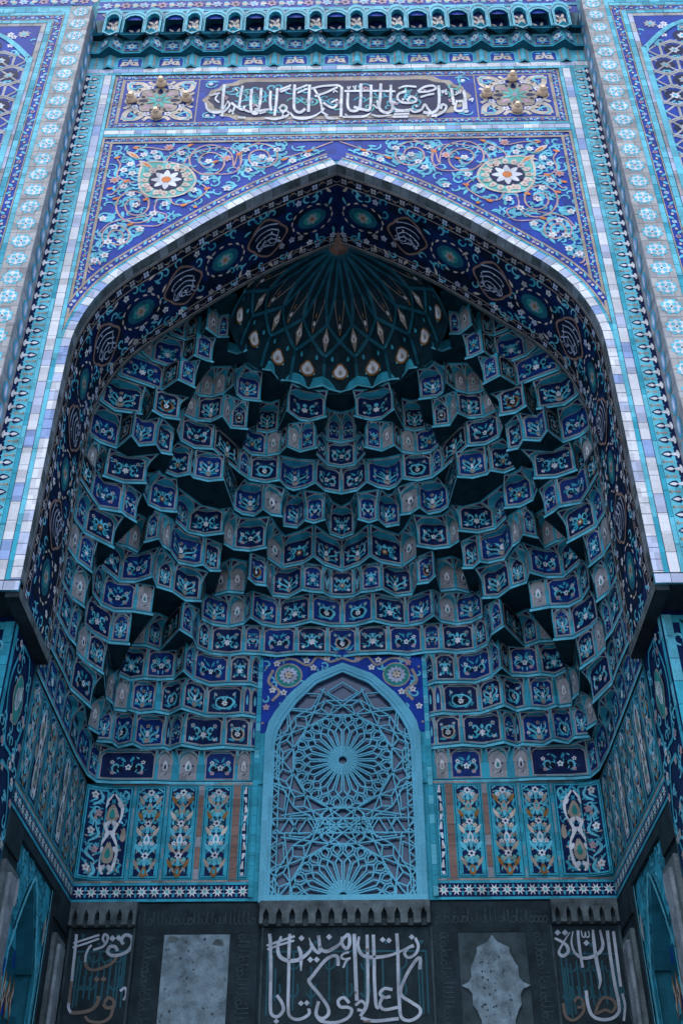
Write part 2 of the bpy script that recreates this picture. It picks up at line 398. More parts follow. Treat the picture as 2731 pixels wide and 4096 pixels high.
half.clip(lambda u, v: 0 <= u <= ALEN and B1-.02 <= v <= B4+.02)
for sg in (1, -1):
    def SF(u, v, h):
        x, z, nx, nz = arc_at(u, -h); return (sg*x, v, z)
    cut_all(half, [ALEN*k/NS for k in range(1, NS)]) if sg == 1 else None
    mb = MB(); n = NS
    for k in range(n):
        a, b = ALEN*k/n, ALEN*(k+1)/n
        for v0, v1, m in ((.12, B1-.015, 'greige'), (B1-.015, B2, 'night'), (B2, B3, 'navy'), (B3, B4+.0, 'night'), (B4, YB, 'stone')):
            q = [SF(a, v0, -.003), SF(a, v1, -.003), SF(b, v1, -.003), SF(b, v0, -.003)]; mb.face(q, m)
    half.emit(mb, SF, 0, .002); mb.build('soffit', arch)
    # script cartouches
    for ci, s in enumerate(cart_s):
        d = Dec(); N = 40
        out = [(.36*cos(2*pi*k/N)*(1+.09*cos(6*2*pi*k/N)), .33*sin(2*pi*k/N)*(1+.12*cos(4*2*pi*k/N))) for k in range(N)]
        d.poly([(x*.92, y*.92) for x, y in out], 'brick', 6); d.poly([(x*.82, y*.82) for x, y in out], 'night', 7)
        rc = random.Random(40+ci)
        # letters lie upright towards the viewer on the left limb and mirrored in reading order on the right
        for k in range(4):
            y0 = -.20+.105*k
            d.rib([(.22-rc.random()*.05, y0+.03), (.05, y0-.02-.02*k), (-.12, y0-.02), (-.23+.02*k, y0+.05)], .019, 'lavender', 8, 5, lambda t: 1.15-.6*t)
        for k in range(4):
            x = .18-.11*k; y0 = rc.uniform(.0, .12)
            d.rib([(x, y0), (x-.05, y0+.05), (x-.02, y0+.11), (x+.05, y0+.12)], .014, 'lavender', 9, 4)
        d.rib([(.2, -.05), (.1, .16), (-.05, .1), (-.16, .17)], .014, 'lavender', 9, 5)
        for k in range(5): d.star((rc.uniform(-.2, .2), rc.uniform(-.2, .2)), .018, 4, 'white', 9, .7)
        d2 = Dec(); d2.add(d, s, FC, 1.0, 1); cut_all(d2, [ALEN*k/NS for k in range(1, NS)])
        mb = MB(); d2.emit(mb, SF, 0, .002); mb.build('script_cartouche', arch)
# crown of the soffit

# ================================================================= inscription panel above the arch
ins = thing('inscription_panel', 'long blue tile panel with white Arabic lettering, between two cream rosette squares with gilt bosses', 'panel')
IZ0, IZ1 = 16.60, 17.985; IX = 3.41
mb = MB(); sheet(mb, FX, -3.44, 16.584, 3.44, 17.985, 'tan', 6, 2, .008)
d = Dec(); w = .085
for P0, P1, nn in (((-IX+.1, IZ0+.02), (IX-.1, IZ0+.02), 1), ((-IX+.1, IZ1-.025), (IX-.1, IZ1-.025), -1), ((-IX+.005, IZ0+.02), (-IX+.005, IZ1-.025), -1), ((IX-.005, IZ0+.02), (IX-.005, IZ1-.025), 1)):
    L = hypot(P1[0]-P0[0], P1[1]-P0[1]); d.add(along(floral_strip(L, w, rng, .17), P0, P1, nn))
d.emit(mb, FX, .008); mb.build('floral_border', ins)
FZ0, FZ1 = IZ0+.135, IZ1-.14; FXW = 3.27; SQ = 1.14
mb = MB(); d = Dec(); xi = FXW-SQ-.02
d.rect(-xi, FZ0, xi, FZ1, 'cobalt', 1)
# scalloped cartouche outline and its tan rim
zc = (FZ0+FZ1)/2; hh = (FZ1-FZ0)/2
def cart(k, kz):
    R = [(2.02, 0), (1.93, .12), (1.90, .22), (1.78, .26), (1.72, .36), (1.58, .38), (1.46, .46), (1.25, .47), (1.05, .455), (.5, .46), (0, .47)]
    R = [(x-.02+k, z*kz) for x, z in R]
    return [(x, z) for x, z in R]+[(-x, z) for x, z in reversed(R[:-1])]+[(-x, -z) for x, z in R[1:]]+[(x, -z) for x, z in reversed(R[1:-1])]
d.poly([(x, zc+z*hh/.49) for x, z in cart(.05, 1.04)], 'tan', 2)
d.poly([(x, zc+z*hh/.49) for x, z in cart(-.04, .88)], 'navy', 3)
ri = random.Random(8)
for k in range(46):
    u = ri.uniform(-1.8, 1.8); v = zc+ri.uniform(-.32, .32)
    d.curl((u, v), ri.uniform(.08, .15), ri.random()*6.3, ri.choice([-1, 1])*.9, .03, ri.choice(['aqua', 'turq', 'mint']), 4)
for k in range(9): d.flower((-1.7+k*.43, zc+ri.uniform(-.2, .25)), .06, 'pink', 'navy', 5)
for sx in (-1, 1):
    for sz in (-1, 1):
        d.curl((sx*(xi-.17), zc+sz*(hh-.14)), .1, 0, 1.2*sx*sz, .03, 'aqua', 3); d.circ((sx*(xi-.17), zc+sz*(hh-.14)), .035, 'white', 4)
        d.leaf((sx*(xi-.3), zc+sz*(hh-.08)), pi/2-sx*pi/2*.8+pi*0, .2, .05, 'aqua', 3)
d.emit(mb, FX, .008); mb.build('cartouche_field', ins)
# the lettering: pen strokes traced on the tile plane
def strokes(lst, org, sc, fn, m, lay, mb, h0=.008, dh=.0025):
    for st in lst:
        w, pts = st[0], st[1]; tp = st[2] if len(st) > 2 else 0
        P = [(org[0]+sc*x, org[1]+sc*y) for x, y in pts]
        q = Dec()
        f = (lambda t: 1.0) if tp == 0 else ((lambda t: 1.2-.9*t) if tp == 1 else (lambda t: .35+.75*sin(pi*min(1, .12+.88*t))))
        if len(pts) == 1:
            r = w*sc; x, y = P[0]; q.poly([(x-r, y), (x, y+r), (x+r, y), (x, y-r)], m, lay)
        else: q.rib(P, w*sc, m, lay, 6, f)
        for i, (pp, mm, l) in enumerate(q.p): mb.face([fn(x, y, h0+dh*(l+.11*((i+len(mb.f)) % 8))) for x, y in pp], mm)
def on_y(y0):
    def f(px, py, h):
        p = U(px, py, y=y0-h); return (p.x, p.y, p.z)
    return f
mb = MB(); k = .6696
S1 = [(17,[(222,42),(213,120),(207,232)]),(15,[(330,48),(318,110),(308,188)]),(17,[(384,70),(378,150),(384,205),(415,212),(434,150),(441,62)]),
 (16,[(497,80),(494,150),(500,198)]),(16,[(537,62),(530,150),(520,228)]),(17,[(641,42),(636,130),(640,190),(672,208),(704,186)]),(17,[(729,42),(725,130),(722,205)]),
 (14,[(752,60),(790,130),(806,205)]),(13,[(760,112),(830,88),(896,56)]),(12,[(740,66),(800,52),(896,44)]),
 (15,[(108,152),(122,192),(165,208),(206,198),(236,150)],2),(10,[(130,108),(195,92)]),(10,[(182,100),(168,128),(190,150)]),(12,[(238,140),(252,162),(232,192),(214,205)]),
 (14,[(262,150),(290,172),(330,192),(342,168)]),(12,[(282,172),(272,200),(250,192)]),(14,[(384,205),(450,196),(500,188)],2),(12,[(330,190),(375,206)]),(10,[(408,162),(425,180),(400,190)]),
 (13,[(462,240),(520,248),(585,232),(606,212)],2),(13,[(548,190),(566,164),(592,178),(580,200),(552,196)]),(11,[(552,72),(618,46)]),(11,[(556,86),(614,62)]),(12,[(646,72),(716,44)]),(11,[(656,92),(716,66)]),
 (12,[(565,215),(585,198),(606,214),(582,236),(566,222)]),(15,[(612,208),(640,238),(700,244),(760,228),(806,198)],2),(14,[(810,150),(840,170),(870,180),(896,160)]),(14,[(816,215),(840,242),(896,246)],2),(12,[(816,180),(806,206),(838,226)]),
 (12,[(856,150),(896,130)]),(9,[(285,64),(300,80)]),(9,[(250,205)]),(9,[(272,214)]),(8,[(160,228)]),(8,[(870,92),(880,78),(896,88)]),(12,[(300,238),(345,240)]),(9,[(430,215),(470,205)])]
strokes(S1, (750, 310), k, on_y(0), 'white', 7, mb)
S2 = [(17,[(25,70),(22,160),(20,250)]),(16,[(62,105),(60,180),(78,212),(120,208),(136,160),(138,55)]),(17,[(140,50),(138,130),(134,196)]),(16,[(200,58),(198,140),(190,205),(150,205),(96,190)]),
 (17,[(258,50),(254,140),(250,200),(290,226),(326,205),(322,150)]),(16,[(318,58),(316,130),(318,165),(345,160)]),(12,[(40,96),(180,94),(345,97)]),(12,[(210,176),(240,196),(236,150)]),
 (17,[(602,62),(606,140),(598,200),(560,226),(510,222)]),(17,[(678,78),(686,130),(692,178)]),(17,[(752,90),(762,150),(766,205)]),(11,[(362,80),(405,66),(470,70)]),(14,[(410,96),(366,112),(358,142),(390,164),(450,164),(470,146),(440,128),(414,152)]),
 (13,[(476,98),(520,70),(570,64),(584,82),(540,98),(480,102)]),(12,[(494,132),(540,118),(576,112)]),(14,[(432,204),(460,220),(500,206),(520,176),(540,204),(560,224)]),(14,[(330,250),(420,248)]),(11,[(336,234),(428,230)]),(11,[(342,218),(430,214)]),
 (14,[(616,204),(624,176),(648,186),(636,214),(600,236),(560,244)]),(14,[(712,150),(700,196),(712,214),(748,208),(748,160),(720,156)]),(14,[(30,250),(90,250),(160,246),(200,226)],2),(13,[(330,200),(380,212),(450,200)],2),(12,[(200,236),(250,246),(320,238)],2),
 (9,[(782,150),(806,140),(800,160)]),(8,[(700,120),(730,104)]),(8,[(705,98),(712,110),(722,98),(730,108),(734,88)]),(8,[(620,92),(626,108),(634,92),(642,104),(648,84)]),(8,[(58,68),(66,84),(76,66)]),(8,[(92,64),(100,80),(110,62),(104,90)]),(10,[(390,146)]),(9,[(420,150)]),(9,[(540,240)]),(9,[(586,246)]),(9,[(470,186)]),(12,[(0,60),(22,70)]),(12,[(640,110),(655,112)]),(9,[(44,232),(60,246)])]
strokes(S2, (1350, 300), k, on_y(0), 'white', 7, mb)
mb.build('lettering', ins)
for sx in (-1, 1):       # cream rosette squares with four gilt bosses
    cx = sx*(FXW-SQ/2); d = Dec(); d.rect(cx-SQ/2, FZ0, cx+SQ/2, FZ1, 'cobalt', 1)
    q = Dec(); kz = (FZ1-FZ0)/SQ
    for a in range(4):
        t = Dec(); r = a*pi/2
        t.rib([(.50, .50), (.30, .47), (.22, .36), (.34, .30)], .085, 'cream', 3, 5); t.rib([(.50, .50), (.47, .30), (.36, .22), (.30, .34)], .085, 'cream', 3, 5)
        t.rib([(.52, .2), (.44, .12), (.5, 0), (.44, -.12), (.52, -.2)], .06, 'cream', 3, 4); t.curl((.40, .40), .12, 0, .9, .035, 'aqua', 4)
        t.flower((.36, .16), .065, 'white', 'pink', 4); t.flower((.16, .36), .065, 'white', 'pink', 4)
        t.rib([(.3, .2), (.42, .28), (.3, .42)], .03, 'aqua', 2, 4); q.add(t, rot=r)
    N = 48; q.poly([((.345+.03*cos(8*2*pi*j/N))*cos(2*pi*j/N), (.345+.03*cos(8*2*pi*j/N))*sin(2*pi*j/N)) for j in range(N)], 'tan', 4)
    for j in range(8):
        a = 2*pi*j/8; q.drop((.17*cos(a), .17*sin(a)), a, .15, .09, 'pink' if j % 2 else 'navy', 5); q.leaf((.02*cos(a+.4), .02*sin(a+.4)), a+.39, .2, .06, 'mint', 6, 0)
        q.drop((.24*cos(a+.39), .24*sin(a+.39)), a+.39, .07, .05, 'navy', 6)
    q.circ((0, 0), .04, 'pink', 7)
    d.add(Dec()); d.p += [([(cx+u, zc+v*kz) for u, v in P], m, l) for P, m, l in q.p]
    mb = MB(); d.emit(mb, FX, .008); rp = mb.build('rosette_square', ins)
    for bx, bz in ((.0, .42), (.0, -.42), (.42, 0), (-.42, 0)):
        mb = MB(); c = (cx+bx, -.03, zc+bz*kz)
        mb.lathe(c, (0,-1,0), [(.085,0),(.09,.02),(.075,.05),(.05,.075),(.055,.10),(.03,.13),(.0,.135)], 'gold', 12); mb.build('boss', rp)

# ================================================================= spandrels: scrolling vines and turquoise medallions
sp = Dec(); SPX = (400, 530); k = .6696
def Q(x, y): p = U(SPX[0]+k*x, SPX[1]+k*y, y=0); return (p.x, p.z)
PXM = (Q(101, 100)[0]-Q(100, 100)[0])
def qr(pts, w, m, l=2, tp=None): sp.rib([Q(*p) for p in pts], w*PXM, m, l, 5, tp)
def spir(cx, cy, r, a0, turns, w, m, l, sq=.95, tail=()):
    n = int(abs(turns)*10); P = list(tail)
    for i in range(n+1):
        t = i/n; rr = r*(1-.8*t); a = a0+2*pi*turns*t; P.append((cx+rr*cos(a), cy+rr*sin(a)*sq))
    qr(P, w, m, l, lambda t: .7+.5*sin(pi*t))
VINE = ['coral', 'pink']
spir(210, 440, 135, .3, 2.0, 9, 'coral', 3, .85, [(-10, 615), (60, 548), (180, 520), (290, 500)])
spir(655, 180, 150, .2, -2.0, 9, 'coral', 3, .75, [(960, 60), (896, 85), (830, 130)])
spir(105, 625, 95, 2.6, 2.0, 9, 'coral', 3, .8, [(0, 690)])
spir(963, 152, 125, 2.8, 2.0, 9, 'coral', 3, .72, [(790, 200), (820, 220)])
spir(-35, 800, 60, 2.0, 1.6, 9, 'coral', 3, .8, [(-70, 900)])
qr([(545, 85), (480, 110), (420, 150), (400, 185), (415, 235)], 9, 'coral', 3); qr([(215, 105), (300, 95), (400, 110), (440, 100)], 9, 'coral', 3)
qr([(105, 165), (125, 200), (105, 260), (160, 300), (210, 300)], 9, 'coral', 3); qr([(45, 375), (80, 370), (140, 310), (185, 300)], 9, 'coral', 3)
qr([(400, 350), (440, 430), (520, 430), (600, 390), (640, 340), (560, 290)], 9, 'coral', 3); qr([(345, 400), (330, 470), (400, 500), (350, 560), (200, 560)], 9, 'pink', 3)
qr([(500, 200), (530, 150), (620, 110), (740, 95), (820, 120), (840, 200), (780, 250), (600, 250)], 9, 'pink', 3)
qr([(1080, 170), (1130, 150), (1230, 120), (1310, 90), (1390, 60)], 9, 'coral', 3); qr([(1060, 220), (1150, 180), (1240, 150), (1340, 110)], 11, 'aqua', 3)
for (x, y) in ((215, 100), (105, 160), (540, 85), (160, 300), (500, 445), (275, 410), (830, 140), (690, 185), (180, 560), (1100, 170), (60, 345), (95, 405), (640, 345), (1250, 120)):
    p = Q(x, y); sp.drop((p[0]-.04, p[1]), .4, .10, .055, 'orange', 4)
FL = [(265,140),(325,125),(345,155),(185,195),(145,232),(195,250),(145,330),(190,375),(215,440),(390,432),(90,570),(240,585),(50,660),(630,280),(650,178),(490,130),(870,110),(888,230),(968,150),(925,195),(1020,170),(1150,175),(1240,140),(760,340),(1060,110),(130,655),(20,520),(-30,770),(-10,860),(560,350),(320,490),(-60,960),(30,740)]
rf = random.Random(21)
for i, (x, y) in enumerate(FL):
    p = Q(x, y); sp.flower(p, .066, 'white', rf.choice(['cream', 'pink', 'tan']), 5, 5 if i % 3 else 6, rf.random()*6)
    for a in range(2):
        an = rf.random()*6.3; sp.curl((p[0]+.1*cos(an), p[1]+.1*sin(an)), .15, an+pi, rf.choice([-1, 1])*.55, .05, 'aqua', 2)
for (x, y) in ((90,290),(415,95),(320,235),(760,160),(570,450)): sp.flower(Q(x, y), .085, 'pink', 'orange', 4, 7)
for i in range(640):
    x = rf.uniform(-90, 1400); y = rf.uniform(70, 980)
    if ((x-405)/190)**2+((y-290)/130)**2 < 1: continue
    p = Q(x, y)
    if p[1] < arc_top(min(p[0], -.02), .36) or p[0] > -.03: continue
    an = rf.random()*6.3
    if i % 3: sp.curl(p, rf.uniform(.07, .12), an, rf.choice([-1, 1])*.6, .032, 'aqua', 2)
    else: sp.leaf(p, an, .14, .05, 'aqua', 2, rf.choice([-.3, .3]))
# heart-shaped medallion
mo = [(258,195),(330,182),(430,190),(520,215),(565,270),(560,320),(500,370),(400,392),(300,385),(245,340),(238,260)]
mo = [Q(*p) for p in mo]; mo = cat_rom(mo+[mo[0]], 4)[:-1]; mo.reverse()
mcx = sum(p[0] for p in mo)/len(mo); mcz = sum(p[1] for p in mo)/len(mo)
med = Dec(); med.poly(mo, 'mint', 4)
for i in range(0, len(mo)):
    a, b = mo[i], mo[(i+1) % len(mo)]; an = atan2(b[1]-a[1], b[0]-a[0])
    med.leaf((a[0]-(mcx-a[0])*.03, a[1]-(mcz-a[1])*.03), an, .15, .036, 'cream', 5, .22); 
for p, r in ((Q(160,120), .13), (Q(235,175), .12)): med.leaf(p, -.7, .30, .09, 'cream', 5, 0); med.leaf((p[0]+.06, p[1]-.05), -.7, .18, .045, 'orange', 6, 0)
C0 = Q(398, 290)
for j in range(16): a = 2*pi*j/16; med.drop((C0[0]+.25*cos(a), C0[1]+.25*sin(a)), a, .13, .1, 'cream', 6); med.circ((C0[0]+.31*cos(a), C0[1]+.31*sin(a)), .02, 'coral', 7, 6)
med.circ(C0, .25, 'navy', 6, 20)
for j in range(8): a = 2*pi*j/8; med.drop((C0[0]+.06*cos(a), C0[1]+.06*sin(a)), a, .16, .1, 'white', 7)
med.circ(C0, .07, 'orange', 8)
for (x, y) in ((320,237),(468,225),(512,262),(290,330),(360,365)): med.flower(Q(x, y), .07, 'cream' if x > 330 else 'pink', 'coral', 6)
for j in range(9): a = rf.random()*6.3; med.curl((C0[0]+.42*cos(a), C0[1]+.32*sin(a)), .1, a, .6, .04, 'aqua', 5)
EDGE = 3.30
sp.clip(lambda u, v: u < .0 and u > -EDGE and v < 16.21 and v > arc_top(u, .34))
for sx, wd in ((1, 'left'), (-1, 'right')):
    t = thing('spandrel_panel', 'cobalt tile spandrel of coral and turquoise vines at the '+wd+' shoulder of the great arch', 'tile panel', group='spandrels above the arch')
    def FS(u, v, h): return (u*sx, -h, v)
    mb = MB(); n = 44
    for i in range(n):
        a, b = -3.44+3.44*i/n, -3.44+3.44*(i+1)/n
        za, zb = max(arc_top(a, .10), 9.), max(arc_top(b, .10), 9.)
        if a < -3.2: za = max(za, 12.2)
        if b < -3.2: zb = max(zb, 12.2)
        mb.face([FS(a, za, .008), FS(b, zb, .008), FS(b, 16.36, .008), FS(a, 16.36, .008)], 'cobalt')
    sp.emit(mb, FS, .008); mb.build('vine_field', t)
    mb = MB(); med.emit(mb, FS, .008); mb.build('medallion', t)
    # borders: top, outer side and along the arch
    d = Dec()
    d.rect(-3.44, 16.32, 0, 16.362, 'tan', 4); d.rect(-3.44, 16.20, 0, 16.245, 'tan', 4); d.add(along(floral_strip(3.32, .075, rng, .17), (-3.32, 16.245), (0, 16.245), 1).shift(0, 0))
    d.p = [(P, m, l+2) if m not in ('tan',) else (P, m, l) for P, m, l in d.p]
    zlo = 12.3
    d.rect(-3.44, zlo, -3.405, 16.36, 'tan', 4); d.rect(-3.318, zlo, -3.278, 16.22, 'tan', 4)
    q = along(floral_strip(16.24-zlo, .082, rng, .19), (-3.403, zlo), (-3.403, 16.24), -1); q.p = [(P, m, l+2) for P, m, l in q.p]; d.add(q)
    q = Dec()
    s = ALEN*.40
    NB = 60
    for i in range(NB):
        a, b = s+(ALEN-s)*i/NB, s+(ALEN-s)*(i+1)/NB
        for o0, o1, m, l in ((.15, .178, 'tan', 7), (.178, .265, 'cobalt', 6), (.265, .295, 'tan', 7)):
            P = [arc_at(a, o0)[:2], arc_at(b, o0)[:2], arc_at(b, o1)[:2], arc_at(a, o1)[:2]]; q.poly(P, m, l)
    nf = 44
    for i in range(nf):
        a = s+(ALEN-s)*(i+.5)/nf; x, z, nx, nz = arc_at(a, .222); an = atan2(-nx, nz)
        if x > -.06: continue
        if i % 2: q.flower((x, z), .036, 'pink' if i % 4 == 1 else 'lavender', 'aqua', 8, 6)
        else: q.leaf((x-.05*cos(an), z-.05*sin(an)), an+.3, .1, .035, 'aqua', 8); q.drop((x+.03*cos(an), z+.03*sin(an)), an, .05, .04, 'cream', 9)
    q.clip(lambda u, v: u > -3.45); d.add(q)
    mb = MB(); d.emit(mb, FS, .008); mb.build('floral_border', t)
# ================================================================= pale pilasters with flower medallions
YP = -.40
def medallion(d, c, r, rs=1.0, l=2):
    d.star(c, r, 8, 'aqua', l, .82, pi/8)
    N = 32; d.poly([(c[0]+r*(.72+.10*cos(8*2*pi*k/N))*cos(2*pi*k/N), c[1]+r*(.72+.10*cos(8*2*pi*k/N))*sin(2*pi*k/N)) for k in range(N)], 'white', l+1)
    for k in range(4): a = pi/4+k*pi/2; d.circ((c[0]+r*.38*cos(a), c[1]+r*.38*sin(a)), r*.2, 'aqua', l+2, 8)
    d.circ(c, r*.09, 'navy', l+2, 6)
rng = random.Random(77)
for sx, wd in ((-1, 'left'), (1, 'right')):
    t = thing('pilaster', 'pale beige tiled pilaster with a row of light blue flower medallions, '+wd+' of the arch', 'pilaster', group='pilasters flanking the arch')
    FP = plane_y(YP-.02); mb = MB(); d = Dec(); x0, x1 = (3.905, 4.245); z = 5.0; zt = 19.33
    sheet(mb, FP, sx*x0 if sx > 0 else -x1, 0, sx*x1 if sx > 0 else -x0, zt, 'greige', 1, 1)
    q = Dec(); P = .352; n = int((zt-6)/P)
    for k in range(n):
        zc2 = zt-.17-k*P; z0 = zc2-P/2
        for (a, b, c, e) in ((0, .25, 0, .5), (.25, .75, 0, .22), (.75, 1, 0, .5), (0, .25, .5, 1), (.25, .75, .78, 1), (.75, 1, .5, 1), (.25, .75, .22, .78)):
            g = .004; q.rect(x0+(x1-x0)*a+g, z0+P*c+g, x0+(x1-x0)*b-g, z0+P*e-g, rng.choice(['beige', 'beige', 'greige', 'beige']), 1)
        medallion(q, ((x0+x1)/2, zc2), .145)
    d.add(q, fu=sx); d.emit(mb, FP); mb.build('front_face', t)
    mb = MB(); FS2 = plane_x(x0, sx)
    sheet(mb, FS2, YP-.02, 8.36 if True else 0, .0, zt, 'greige', 1, 30)
    d = Dec()
    for k in range(n):
        zc2 = zt-.17-k*P; u = YP/2
        d.circ((u, zc2), .10, 'turq', 1, 10, .155); d.circ((u, zc2), .07, 'sky_tile', 2, 8, .12); d.circ((u, zc2), .03, 'white', 3, 8, .09); d.rect(YP, zc2-P/2, 0, zc2-P/2+.006, 'grout', 1)
    d.emit(mb, FS2, .001); sheet(mb, FS2, YP-.02, 0, .5, 8.36, 'stone', 1, 8); mb.build('side_face', t)

# ================================================================= outer walls with blind arched panels
for sx, wd in ((-1, 'left'), (1, 'right')):
    t = thing('side_panel', 'outer blue tiled wall with a blind pointed arch of strapwork at the '+wd+' edge', 'wall', group='outer panels beside the pilasters')
    FO = plane_y(YP)
    def FM(u, v, h): return (-sx*u, YP-h, v)      # drawn for the left wall, mirrored for the right
    mb = MB(); mb.face([FM(-9, 0, 0), FM(-4.24, 0, 0), FM(-4.24, 21, 0), FM(-9, 21, 0)], 'turq'); mb.build('wall_face', t)
    d = Dec(); ZF = 19.06; XE = -7.5; zl = 7.0
    tiles(d, -4.325, zl, -4.25, 19.22, 60, True, TRQ, rng, 2); tiles(d, XE, 19.20, -4.25, 19.33, 18, False, TRQ, rng, 2)
    tiles(d, XE, 19.11, -4.33, 19.195, 18, False, TRQ, rng, 2)
    d.rect(-4.345, zl, -4.33, 19.10, 'tan', 2); d.rect(XE, 19.09, -4.33, 19.105, 'tan', 2)
    st = floral_strip(12, .115, rng, .30); d.add(along(st, (-4.347, zl), (-4.347, zl+12), 1)); d.add(along(floral_strip(3.1, .10, rng, .30), (-7.46, 18.985), (-4.36, 18.985), 1))
    d.rect(-4.48, zl, -4.466, 18.985, 'tan', 2); d.rect(XE, 18.97, -4.466, 18.985, 'tan', 2)
    tiles(d, -4.57, zl, -4.485, 18.97, 56, True, TRQ, rng, 2); tiles(d, XE, 18.88, -4.57, 18.965, 20, False, TRQ, rng, 2)
    tiles(d, -4.655, zl, -4.575, 18.87, 44, True, ['greige', 'lavender', 'beige'], rng, 2); tiles(d, XE, 18.79, -4.575, 18.87, 14, False, ['greige', 'beige'], rng, 2)
    mb = MB(); mb.face([FM(XE, zl, .001), FM(-4.245, zl, .001), FM(-4.245, 19.34, .001), FM(XE, 19.34, .001)], 'grout')
    d.emit(mb, FM, .0); 
    fz = Dec(); fz.add(along(floral_strip(11, .32, rng, .3), (-9, 19.36), (-4.0, 19.36), 1)) if False else None
    mb.build('tile_frame', t)
    # frieze above
    d = Dec(); d.add(along(floral_strip(4.6, .24, rng, .34), (-8.5, 19.40), (-3.9, 19.40), 1)); tiles(d, -8.5, 19.64, -3.9, 19.72, 20, False, TRQ, rng, 2)
    mb = MB(); d.emit(mb, FM, .001); mb.build('floral_frieze', t)
    # blind arch
    arcp = [(-4.67, zl), (-4.67, 15), (-4.67, 17.6), (-4.70, 17.85), (-4.79, 18.0), (-5.0, 18.28), (-5.27, 18.54), (-5.75, 18.76)]
    crv = cat_rom(arcp, 5); cx = -5.75
    mb = MB(); d = Dec(); full = crv+[(2*cx-x, z) for x, z in reversed(crv[:-1])]
    spx = [(-4.66, 18.79)]+[(x, z) for x, z in crv if z > 17.5]
    d.poly(list(reversed(spx+[(cx, 18.79)])), 'cobalt', 1)
    r2 = random.Random(3)
    for k in range(10): p = (r2.uniform(-5.5, -4.72), r2.uniform(18.0, 18.75)); (d.flower(p, .06, 'white', 'pink', 3) if k % 2 else d.curl(p, .1, r2.random()*6, .7, .04, 'aqua', 2))
    d.flower((-4.88, 18.55), .11, 'beige', 'aqua', 3, 8)
    d.clip(lambda u, v: v < 18.8 and u < -4.655)
    d.rib(crv, .085, 'aqua', 5, 2); d.emit(mb, FM, .001); mb.build('arch_frame', t)
    mb = MB(); d = Dec(); d.rect(-5.75, zl, -4.67, 17.6, 'cobalt', 1); d.poly([(-5.75, 17.6)]+[p for p in crv if p[1] >= 17.6]+[(-5.75, 18.76)], 'cobalt', 1)
    def inside(u, v): return -5.75 <= u <= -4.68 and (v < 17.85 or v < 18.0+(-4.79-u)*.95)
    p0 = .42
    for i in range(30):
        for j in range(3):
            a, z = -4.72-j*.40-(.2 if i % 2 else 0), 18.6-i*.40
            s2 = Dec(); R = .235
            s2.rib([(a+R*cos(k*pi/3+pi/6), z+R*sin(k*pi/3+pi/6)) for k in range(7)], .035, 'beige', 3, 1)
            s2.rib([(a-.2, z+.2), (a+.2, z-.2)], .03, 'beige', 2, 2); s2.rib([(a-.2, z-.2), (a+.2, z+.2)], .03, 'beige', 2, 2)
            s2.circ((a, z), .16, 'navy', 2, 8); s2.flower((a, z), .085, r2.choice(['white', 'white', 'beige']), 'aqua', 4, 6)
            s2.curl((a+.2, z+.2), .08, r2.random()*6, .8, .035, 'aqua', 2); s2.curl((a-.2, z+.2), .08, r2.random()*6, .8, .035, 'aqua', 2)
            d.add(s2.clip(inside))
    d.emit(mb, FM, .001); mb.build('strapwork_field', t)

